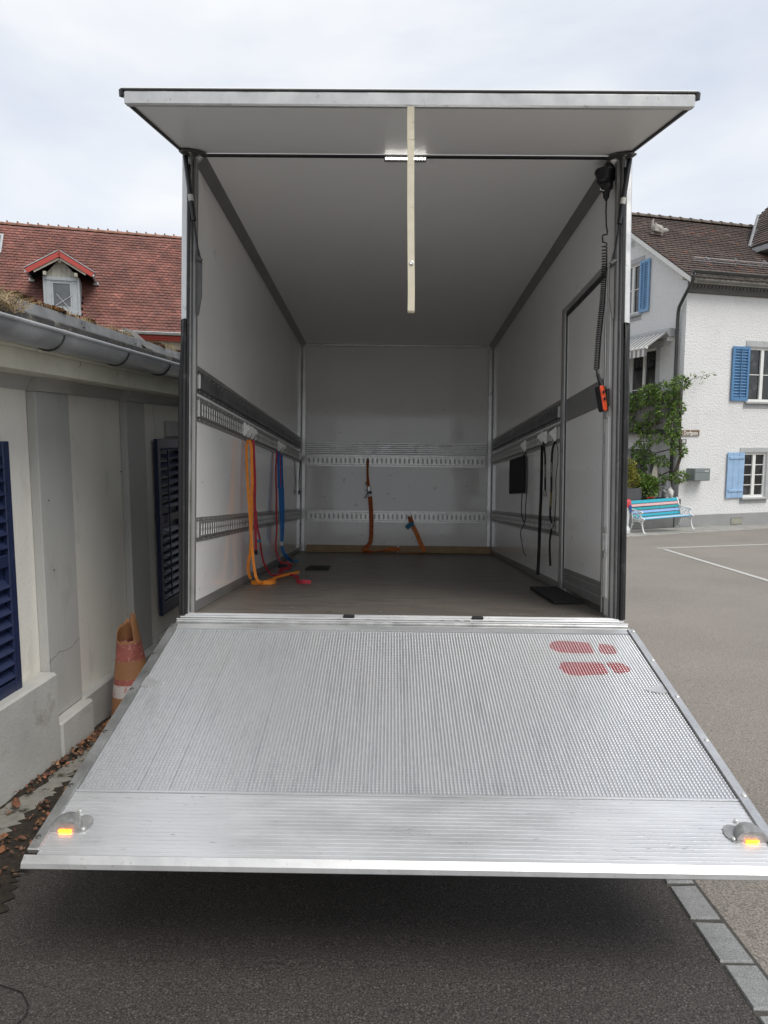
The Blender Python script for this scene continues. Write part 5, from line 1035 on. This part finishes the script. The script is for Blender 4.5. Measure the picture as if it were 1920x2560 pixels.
for a in ((2.24, 3.55, 2.49, 2.555), (2.28, 3.3, -.43, -.375)): bx('sill', 'stone_grey', WH, (a[0], a[1], -.11, .10, a[2], a[3]), c=.008)
for a in ((2.22, 3.55, 2.36, 2.488), (2.26, 3.3, -.55, -.432)): bx('sill_stone', 'stone_grey', WH, (a[0], a[1], -.02, .002, a[2], a[3]), c=.006)
bx('jamb', 'stone_grey', WH, (3.225, 3.38, -.018, .02, -.374, 1.018), c=.005)
def louvre(u0, u1, z0, z1, m, parent, F, label, n=16, gap=None):
    """shutter in a frame F: local u, d (out), z"""
    def B(a, b, d0, d1, c, d, nm, par, ang=0):
        return MB().cbox(a, b, d0, d1, c, d, c=.004, m=F).build(nm, m, par)
    o = B(u0, u0 + .08, .0, .04, z0, z1, 'shutter', parent); o['label'] = label
    B(u1 - .08, u1, .0, .04, z0, z1, 'stile', o); B(u0 + .08, u1 - .08, .002, .038, z0, z0 + .12, 'cross_rail', o); B(u0 + .08, u1 - .08, .002, .038, z1 - .09, z1, 'cross_rail', o)
    p = (z1 - z0 - .21) / n
    for k in range(n):
        zc = z0 + .12 + p * (k + .5); MB().cbox(u0 + .081, u1 - .081, -.024, .024, -.005, .005, c=.002, m=F @ Matrix.Translation((0, .02, zc)) @ Matrix.Rotation(RAD(-48), 4, 'X')).build('slat', m, o)
    MB().box(u0 + .02, u1 - .02, -.004, -.001, z0 + .02, z1 - .02, m=F).build('backing', m, o)
    um = (u0 + u1) / 2; B(um - .014, um + .014, .046, .060, z0 + .09, z1 - .06, 'tilt_rod', o); return o
FFa = Matrix(((1, 0, 0, 0), (0, -1, 0, -.03), (0, 0, 1, 0), (0, 0, 0, 1)))                     # facade: d points out (-y)
FGa = Matrix(((0, -1, 0, -.03), (-1, 0, 0, 0), (0, 0, 1, 0), (0, 0, 0, 1)))                    # gable: u = -y, d = -x
louvre(1.69, 2.32, 2.57, 4.18, 'blue_mid', WH, FFa, 'mid blue louvred shutter of the upper facade window')
louvre(-2.15, -1.67, 5.40, 7.0, 'blue_gable', WH, FGa, 'light blue louvred shutter right of the gable window', 18)
louvre(-3.56, -3.08, 5.40, 7.0, 'blue_gable', WH, FGa, 'light blue louvred shutter left of the gable window', 18)
o = MB().cbox(1.70, 1.90, .0, .035, -.37, 1.02, c=.004, m=FFa).build('shutter', 'blue_pale', WH, label='pale blue boarded shutter of the lower facade window')
MB().cbox(1.904, 2.12, .0, .035, -.365, 1.016, c=.004, m=FFa).build('board', 'blue_pale', o); MB().cbox(2.124, 2.325, .0, .035, -.37, 1.02, c=.004, m=FFa).build('board', 'blue_pale', o)
for z in (-.18, .82): MB().cbox(1.75, 2.30, .036, .062, z, z + .075, c=.008, m=FFa).build('ledge', 'blue_pale', o)
gpl = lambda u, d, z: (d, u, z)
casement('window', 2.18, 3.05, 5.42, 6.98, gpl, 1, 2, WH); bx('lintel', 'stone_grey', WH, (-.022, .002, 2.0, 3.2, 7.0, 7.16), c=.006); bx('sill', 'stone_grey', WH, (-.10, .10, 2.06, 3.15, 5.33, 5.415), c=.008); bx('sill_stone', 'stone_grey', WH, (-.02, .002, 2.08, 3.15, 5.20, 5.328), c=.006)
MB().lathe([(.10, .0), (.115, .012), (.13, .012), (.13, -.001)], n=20, m=Matrix.Translation((-.001, 2.65, 7.65)) @ Matrix.Rotation(-math.pi / 2, 4, 'Y')).build('vent_ring', 'white_paint', WH); MB().lathe([(.0995, .0), (.0995, .006), (.01, .006)], n=20, m=Matrix.Translation((-.001, 2.65, 7.65)) @ Matrix.Rotation(-math.pi / 2, 4, 'Y')).build('vent', 'stone_grey', WH)
casement('balcony_door', 1.25, 2.55, 1.75, 4.22, gpl, 1, 2, WH); bx('door_head', 'stone_grey', WH, (-.06, .002, .95, 2.75, 4.225, 4.42), c=.01); bx('door_jamb', 'stone_grey', WH, (-.03, .002, 1.08, 1.245, 1.66, 4.22), c=.006)
MB().box(.12, .14, 1.5, 2.5, -.9, 1.1).build('door_panel', 'planter_grey', WH)
bx('door_jamb', 'stone_grey', WH, (-.02, .002, 1.36, 1.495, -.84, 1.2), c=.006)
# awning: striped cloth on a cassette
aw = MB().prism([(-.04, 4.46), (-.20, 4.44), (-.27, 4.52), (-.27, 4.62), (-.22, 4.70), (-.04, 4.70)], .42, 3.9, axis=1).build('awning', 'stone_grey', WH)
bx('bracket', 'white_paint', aw, (-.20, -.001, .50, .58, 4.33, 4.455), c=.01)
for k in range(32):
    y0 = .47 + k * .105; cl = MB(); cl.add([(-.24, y0, 4.60), (-.24, y0 + .104, 4.60), (-.95, y0 + .104, 4.12), (-.95, y0, 4.12), (-.235, y0, 4.59), (-.235, y0 + .104, 4.59), (-.945, y0 + .104, 4.105), (-.945, y0, 4.105)], [(0, 1, 2, 3), (7, 6, 5, 4), (3, 2, 6, 7), (0, 3, 7, 4), (1, 5, 6, 2)]); cl.build('awning_stripe', 'awning_white' if k % 2 else 'awning_grey', aw)
MB().tube([(-.96, .45, 4.105), (-.96, 3.85, 4.105)], .035, 10).build('front_bar', 'awning_white', aw)
for k in range(32): MB().box(-.966, -.96, .47 + k * .105, .47 + k * .105 + .103, 3.86, 4.08).build('valance', 'awning_white' if k % 2 else 'awning_grey', aw)
# balcony
bl = bx('balcony', 'pipe_grey', WH, (-.42, -.001, .16, 4.2, 1.575, 1.655), c=.008)
for k in range(26): bx('railing_board', 'weathered_board', bl, (-.40, -.38, .20 + k * .152, .20 + k * .152 + .140, 1.70, 2.62), c=.004)
for k in range(2): bx('railing_board', 'weathered_board', bl, (-.36 + k * .17, -.215 + k * .17, .20, .22, 1.70, 2.62), c=.004)
for z in (1.69, 2.64): MB().tube([(-.41, .18, z), (-.41, 4.1, z)], .018, 6).build('railing_rail', 'pipe_grey', bl)
bx('wall_lamp', 'planter_grey', WH, (-.10, -.001, 1.08, 1.22, .35, .75), c=.01)

# ------------------------------------------------------------------ things at the white house
t = thing('street_sign', 'brown street name sign on the house corner reading Dorfgasse', 'sign', HW)
MB().cbox(.005, .64, -.035, -.006, 1.515, 1.70, c=.004).build('plate', 'sign_brown', t)
for a in ((.012, .633, 1.688, 1.694), (.012, .633, 1.521, 1.527)): MB().box(a[0], a[1], -.0365, -.0352, a[2], a[3]).build('border', 'sign_white', t)
for a in ((.012, .018), (.627, .633)): MB().box(a[0], a[1], -.0365, -.0352, 1.5275, 1.6875).build('border', 'sign_white', t)
text('Dorfgasse', .17, 'lettering', 'sign_white', t, basis((.322, -.0358, 1.608), (1, 0, 0), (0, 0, 1)) @ Matrix.Diagonal((.74, 1, 1, 1)), bold=.0015)
t = thing('house_number', 'small dark house number plate below the street sign', 'sign', HW)
MB().cbox(-.02, .185, -.03, -.006, 1.295, 1.425, c=.004).build('plate', 'sign_black', t); text('28', .12, 'lettering', 'sign_white', t, basis((.085, -.0305, 1.36), (1, 0, 0), (0, 0, 1)), bold=.003)
t = thing('mailbox', 'grey metal letterbox mounted on the white facade', 'mailbox', HW)
MB().prism([(-.35, .20), (-.002, .20), (-.002, .56), (-.35, .565)][::-1], .25, .81, axis=0).build('case', 'box_grey', t, bevel=.008)
MB().cbox(.265, .795, -.362, -.351, .215, .44, c=.005).build('door', 'box_grey', t); MB().cbox(.265, .795, -.366, -.351, .446, .545, c=.005).build('flap', 'box_grey', t); MB().box(.60, .74, -.3675, -.3665, .47, .50).build('name_tag', 'tag_white', t)
# cat figure prowling on the roof
def skin(name, pts, edges, m, parent=None, frame=None, sub=2, **k):
    me = bpy.data.meshes.new(name); me.from_pydata([p[:3] for p in pts], edges, []); o = bpy.data.objects.new(name, me); S.collection.objects.link(o)
    if parent: o.parent = parent
    if frame: o.matrix_world = frame
    sk = o.modifiers.new('skin', 'SKIN'); sv = me.skin_vertices[0].data
    for i, p in enumerate(pts): sv[i].radius = (p[3], p[3]); sv[i].use_root = (i == 0)
    sb = o.modifiers.new('sub', 'SUBSURF'); sb.levels = sub; sb.render_levels = sub; me.materials.append(MATS[m]); tag(o, **{kk: v for kk, v in k.items()}); return o
cp0 = Vector((.50, 0, 0)); yv = lambda u, v, h: tuple(Vector((u, -.42, ez)) + Vh * v + Nh * h)
cat = thing('cat_figure', 'pale stone cat figure prowling down the brown roof', 'cat statue', HW)
yv_ = yv; yv = lambda u, v, h: yv_(.62 + (u - .85) * .66, 3.32 + (v - 3.62) * .8, h * .72)
v0 = 3.62
P = [(*yv(.78, v0 + .06, .34), .13), (*yv(.62, v0 + .08, .33), .14), (*yv(.95, v0 - .02, .30), .12), (*yv(1.10, v0 - .06, .27), .09), (*yv(1.24, v0 - .06, .30), .085), (*yv(1.33, v0 - .08, .27), .05),
     (*yv(.58, v0 + .02, .18), .06), (*yv(.55, v0 - .06, .07), .04), (*yv(.72, v0 + .12, .18), .05), (*yv(.74, v0 + .10, .07), .04), (*yv(.98, v0 - .10, .17), .05), (*yv(1.0, v0 - .16, .07), .04), (*yv(1.06, v0 + .04, .16), .05), (*yv(1.12, v0 + .02, .07), .04),
     (*yv(.50, v0 + .10, .40), .05), (*yv(.47, v0 + .14, .55), .035), (*yv(.52, v0 + .18, .66), .03)]
skin('cat_body', P, [(0, 1), (0, 2), (2, 3), (3, 4), (4, 5), (1, 6), (6, 7), (1, 8), (8, 9), (2, 10), (10, 11), (2, 12), (12, 13), (1, 14), (14, 15), (15, 16)], 'cat_stone', cat)
for s in (-1, 1): c = Vector(yv(1.22, v0 - .06 + s * .045, .37)); MB().add([c + Vector((-.03, 0, 0)), c + Vector((.03, 0, 0)), c + Vector((0, .04, 0)), c + Nh * .075], [(0, 1, 3), (1, 2, 3), (2, 0, 3), (0, 2, 1)]).build('ear', 'cat_stone', cat)

# raised planter behind the bench
t = thing('planter_wall', 'low grey planter wall with weathered boards on top behind the bench', 'planter', HW)
MB().cbox(-3.2, -.24, -.14, .60, -1.75, -.42, c=.01).build('wall', 'planter_wall', t)
for k in range(22): MB().cbox(-3.2 + k * .135, -3.2 + k * .135 + .128, -.17, -.1415, -.52, -.335, c=.004).build('board', 'weathered_board', t)
MB().cbox(-.235, -.03, -.17, .02, -1.75, -.335, c=.008).build('post', 'planter_wall', t); MB().cbox(-3.2, -.241, -.139, .60, -.4195, -.345, c=.004).build('soil_top', 'soil', t)
t = thing('flower_box', 'dark grey trough with a yellow-green bush at the edge of the lorry', 'planter', HW @ Matrix.Translation((-1.75, .12, -.345)))
MB().prism([(-.42, 0), (.42, 0), (.46, .34), (-.46, .34)], -.16, .16, axis=1).build('trough', 'planter_grey', t, bevel=.01)
def leaves(mb, blobs, n, size, asp=2.2, up=.3, tints=((1, 1, 1),)):
    tot = sum(b[3] * b[4] * b[5] for b in blobs) ** 1
    ws = [(b[3] * b[4] * b[5]) ** .67 for b in blobs]
    for _ in range(n):
        b = random.choices(blobs, ws)[0]; d = Vector((random.gauss(0, 1), random.gauss(0, 1), random.gauss(0, 1))).normalized(); r = rnd(.35, 1) ** .5
        p = Vector((b[0] + d.x * b[3] * r, b[1] + d.y * b[4] * r, b[2] + d.z * b[5] * r)); a = (d + Vector((rnd(-.8, .8), rnd(-.8, .8), rnd(-.8, .8) + up))).normalized(); e = a.orthogonal().normalized(); e = (Matrix.Rotation(rnd(0, 6.3), 3, a) @ e)
        s = size * rnd(.6, 1.3); k = rnd(.6, 1.45); tt = random.choice(tints); mb.tint = tuple(c * k for c in tt)
        mb.add([p, p + a * s * .5 + e * s / asp * .5, p + a * s, p + a * s * .5 - e * s / asp * .5], [(0, 1, 2, 3)])
    return mb
fo = MB(); leaves(fo, [(-.1, 0, .72, .42, .26, .36), (.2, 0, .60, .22, .2, .28), (-.35, 0, .8, .25, .22, .35), (0, 0, .95, .3, .2, .25)], 2600, .075, 2.2, .8, ((1, 1, 1), (1.3, 1.15, .9), (.7, .9, .8))); fo.build('foliage', 'leaf_yellow', t, kind='stuff')
for k in range(7): MB().tube([(-.3 + k * .1, 0, .3), (-.32 + k * .105, rnd(-.05, .05), .6), (-.36 + k * .12, rnd(-.1, .1), .95)], [.010, .007, .004], 5).build('stem', 'bark', t)
t = thing('potted_plant', 'bushy green plant with red flowers between trough and gnome', 'plant', HW @ Matrix.Translation((-1.02, .10, -.345)))
fo = MB(); leaves(fo, [(0, 0, .30, .30, .24, .26), (-.1, .02, .50, .22, .2, .2), (.12, 0, .42, .2, .18, .2)], 1100, .13, 2.6, .3, ((1, 1, 1), (1.2, 1.15, .9))); fo.build('foliage', 'leaf_green', t, kind='stuff')
for k in range(4): MB().tube([(-.1 + k * .07, 0, 0), (-.12 + k * .08, 0, .3)], .012, 5).build('stem', 'bark', t)
for k in range(5): MB().lathe([(.004, -.02), (.03, -.008), (.032, .012), (.01, .02)], (-.14 + k * .05 + rnd(-.01, .01), -.20, .05 + rnd(0, .05)), 8).build('flower', 'flower_red', t)
# garden gnome
t = thing('garden_gnome', 'grey garden gnome with white beard and tall hat on the planter by the corner', 'gnome', HW @ Matrix.Translation((-.38, .02, -.338)) @ Matrix.Diagonal((1.12, 1.12, 1.12, 1)))
b_ = MB(); b_.lathe([(.10, 0), (.135, .03), (.14, .10), (.125, .18), (.095, .25), (.07, .28)], n=18); b_.smooth = True; b_.build('body', 'gnome_grey', t)
b_ = MB(); b_.tube([(0, -.06, .285), (.0, -.115, .22), (.005, -.130, .14), (.03, -.12, .05), (.035, -.11, .015)], [.045, .075, .072, .045, .012], 12); b_.smooth = True; b_.build('beard', 'gnome_white', t)
b_ = MB(); b_.tube([(0, 0, .25), (0, -.005, .285), (.005, 0, .36), (.025, 0, .43), (.055, .01, .49), (.085, .015, .505), (.10, .015, .46), (.095, .015, .43)], [.118, .112, .085, .058, .036, .024, .020, .012], 14); b_.smooth = True; b_.build('hat', 'gnome_grey', t)
b_ = MB(); b_.lathe([(.004, -.024), (.022, -.012), (.026, 0), (.022, .012), (.004, .024)], (0, -.125, .285), 10); b_.smooth = True; b_.build('nose', 'gnome_white', t)
for s in (-1, 1):
    a_ = MB(); a_.tube([(s * .10, -.01, .235), (s * .145, -.05, .19), (s * .125, -.10, .20)], [.035, .032, .026], 10); a_.smooth = True; a_.build('arm', 'gnome_grey', t)
    a_ = MB(); a_.lathe([(.01, 0), (.05, .004), (.055, .03), (.035, .05), (.008, .056)], (s * .085, -.115, 0), 12); a_.smooth = True; a_.build('boot', 'gnome_grey', t)
t = thing('lantern', 'small dark lantern on a stake left of the gnome', 'lantern', HW @ Matrix.Translation((-.66, .05, -.345)))
MB().tube([(0, 0, 0), (0, 0, .30)], .014, 8).build('stake', 'gnome_dark', t); MB().lathe([(.03, .0), (.05, .02), (.055, .10), (.04, .13), (.012, .16), (.005, .26)], (0, 0, .28), 10).build('lamp_head', 'gnome_dark', t)
t = thing('folded_parasol', 'cream folded parasol standing behind the gnome', 'parasol', HW @ Matrix.Translation((-.62, .34, -.345)))
MB().tube([(0, 0, 0), (.04, 0, 1.15)], .018, 8).build('pole', 'planter_grey', t); c_ = MB(); c_.tube([(0, 0, .30), (.01, 0, .55), (.03, 0, .85), (.04, 0, 1.05)], [.13, .12, .07, .02], 9); c_.build('cloth', 'cloth_cream', t)

# wisteria on the corner
t = thing('wisteria', 'green climbing wisteria trained up the downpipe and along the balcony', 'climbing plant', HW)
tr = MB(); tr.tube([(-.42, .16, -.34), (-.36, .05, .1), (-.20, -.12, .55), (-.10, -.16, .95), (-.14, -.12, 1.5), (-.18, -.14, 2.1), (-.22, -.14, 2.6), (-.18, -.14, 3.0)], [.055, .05, .045, .045, .04, .035, .028, .015], 8); tr.smooth = True; tr.build('trunk', 'bark', t)
for pts in ([(-.20, -.14, 2.4), (-.45, .3, 2.75), (-.5, 1.0, 2.9), (-.5, 1.9, 2.75)], [(-.3, .0, .5), (-.45, .35, .3), (-.5, .8, .2), (-.48, 1.3, .7)], [(-.36, .05, .1), (-.5, .5, .0), (-.55, .9, .5), (-.5, 1.2, 1.5)], [(-.18, -.14, 2.0), (-.45, .5, 1.9), (-.5, 1.3, 1.85), (-.5, 2.3, 1.8)], [(-.16, -.12, 1.2), (-.4, .6, 1.0), (-.45, 1.0, 1.1)]):
    MB().tube(pts, [.02, .017, .014, .008][:len(pts)], 6).build('branch', 'bark', t)
BL = [(-.25, -.18, 3.05, .26, .22, .16), (-.42, .35, 2.85, .22, .36, .24), (-.5, .9, 2.75, .22, .42, .30), (-.5, 1.5, 2.6, .2, .4, .22), (-.5, 1.95, 2.5, .2, .35, .22), (-.40, .25, 2.3, .2, .3, .22), (-.24, -.16, 2.35, .16, .15, .2), (-.5, .75, 2.05, .16, .3, .16), (-.5, 1.75, 1.85, .18, .45, .14), (-.5, 1.15, 1.75, .16, .3, .14), (-.40, -.12, 1.80, .20, .2, .30), (-.42, -.12, 1.45, .16, .18, .18), (-.5, 1.0, 1.35, .14, .2, .2), (-.20, -.2, 1.1, .22, .16, .16), (-.48, .95, .85, .2, .4, .16), (-.45, .3, .75, .2, .3, .14), (-.5, 1.25, .55, .18, .3, .14), (-.45, .35, .25, .2, .26, .13), (-.15, -.18, .32, .26, .14, .14), (-.5, .9, .1, .16, .3, .14), (-.5, 1.9, 2.2, .14, .35, .12), (-.3, .05, 2.6, .2, .2, .2), (-.5, .5, 1.5, .12, .16, .2), (-.5, 1.35, 1.05, .12, .16, .22)]
fo = MB(); leaves(fo, BL, 6400, .115, 2.8, -.15, ((1, 1, 1), (1.2, 1.15, .8), (.7, .8, .8), (1.35, 1.25, .9))); leaves(fo, [(.25, -.2, 3.15, .35, .1, .12), (.75, -.2, 3.35, .3, .06, .06)], 40, .10, 2.8, -.1, ((1.2, 1.1, .7),)); fo.build('foliage', 'leaf_green', t, kind='stuff')
MB().tube([(-.18, -.14, 2.9), (.1, -.16, 3.15), (.5, -.14, 3.25), (1.0, -.14, 3.40)], [.010, .008, .006, .003], 5).build('tendril', 'leaf_green', t)

# bench
BF = Matrix.Translation((6.86, 18.62, zg(18.62) + .016)) @ Matrix.Rotation(RAD(90 - 67), 4, 'Z') @ Matrix.Rotation(-.022, 4, 'Y') @ Matrix.Diagonal((1, 1, .86, 1))
t = thing('park_bench', 'bench of turquoise, pink and white slats on white cast iron ends by the house', 'bench', BF)
def slat(nm, y, z, ang, w, m): MB().cbox(.02, 1.68, -w / 2, w / 2, -.014, .014, c=.006, m=Matrix.Translation((0, y, z)) @ Matrix.Rotation(ang, 4, 'X')).build(nm, m, t)
slat('seat_slat', .03, .43, RAD(-8), .075, 'slat_sky'); slat('seat_slat', .13, .435, 0, .085, 'slat_white'); slat('seat_slat', .235, .43, 0, .085, 'slat_sky'); slat('seat_slat', .335, .425, 0, .085, 'slat_turquoise')
for k, m in enumerate(('slat_turquoise', 'slat_lilac', 'slat_teal', 'slat_pink', 'slat_turquoise')): slat('back_slat', .42 + k * .028, .49 + k * .103, RAD(75), .078 if k < 4 else .10, m)
def arc(cx, cz, r, a0, a1, n=8): return [(cx + r * math.cos(RAD(a0 + (a1 - a0) * i / n)), cz + r * math.sin(RAD(a0 + (a1 - a0) * i / n))) for i in range(n + 1)]
for x in (-.005, 1.705):
    e = thing('bench_end', None, None, Matrix.Identity(4)); e.parent = t; e.matrix_local = Matrix.Translation((x, 0, 0))
    Tt = lambda pts, r, nm: (lambda mb: (setattr(mb, 'smooth', True), mb.build(nm, 'iron_white', e)))(MB().tube([(0, a, b) for a, b in pts], r, 8))
    Tt([(-.06, .012), (-.02, .04), (.02, .16), (.04, .30), (.0, .40), (-.03, .435), (-.05, .415)], .020, 'front_leg')
    Tt([(.52, .012), (.47, .05), (.43, .16), (.40, .30), (.40, .42), (.45, .62), (.54, .93), (.57, .96)], .020, 'rear_leg')
    Tt([(.03, .30), (.10, .34), (.21, .36), (.32, .34), (.40, .30)], .016, 'arch'); Tt([(.0, .40), (.2, .405), (.41, .40)], .017, 'seat_bar')
    Tt([(.49, .72), (.36, .69), (.20, .665), (.08, .665), (.035, .64), (.05, .605), (.08, .615)], .020, 'armrest'); Tt([(-.02, .43), (.04, .47), (.10, .52), (.13, .60), (.11, .655)], .016, 'arm_support')
    for (a, b, r) in ((.20, .52, .055), (.30, .56, .05), (.30, .46, .045), (.39, .60, .04), (.20, .61, .03), (.12, .46, .03)):
        MB().tube([(0, q[0], q[1]) for q in arc(a, b, r, 0, 345, 14)], .008, 6).build('scroll', 'iron_white', e)
    for (a, b, r) in ((.09, .365, .028), (.16, .38, .02), (.27, .38, .02), (.34, .365, .028), (.06, .26, .02), (.38, .24, .02)): MB().tube([(0, q[0], q[1]) for q in arc(a, b, r, 0, 345, 12)], .007, 6).build('scroll', 'iron_white', e)
    for yy in (-.06, .52): MB().cbox(-.03, .03, yy - .035, yy + .035, 0, .018, c=.006).build('foot', 'iron_white', e)
# white and red bin beside the bench
t = thing('litter_bin', 'white pedestal bin with red top and blue emblem half hidden behind the lorry post', 'bin', Matrix.Translation((6.42, 18.95, zg(18.95) + .012)) @ Matrix.Rotation(RAD(10), 4, 'Z'))
MB().lathe([(.19, 0), (.20, .02), (.20, .10), (.17, .16), (.15, .20), (.165, .45), (.20, .70)], n=20).build('pedestal', 'bin_white', t); MB().lathe([(.203, .701), (.205, .78), (.20, .84), (.19, .86), (.17, .90), (.05, .92)], n=20).build('top', 'bin_red', t)
MB().lathe([(.19, -.05), (.19, -.002)], n=20).build('base', 'gnome_dark', t)
for (a, z, r) in ((-60, .70, .05), (-45, .60, .045)):
    d = Vector((math.cos(RAD(a)), math.sin(RAD(a)), 0)); MB().lathe([(r * 1.4, 0), (r * 1.4, .004), (.002, .005)], n=16, m=Matrix.Translation(d * .208 + Vector((0, 0, z))) @ d.to_track_quat('Z', 'Y').to_matrix().to_4x4()).build('emblem', 'bin_blue', t)
# thin cable on the near asphalt
cb = MB(); cb.tube([(x, y, zg(y) + .009) for x, y in [(-1.35, 1.99), (-1.17, 1.985), (-1.08, 1.95), (-1.035, 1.90), (-1.02, 1.86), (-1.04, 1.80), (-1.06, 1.74)]], .0016, 6); cb.build('cable', 'black_web', label='thin black cable curving over the asphalt in the near left corner', cat='cable')
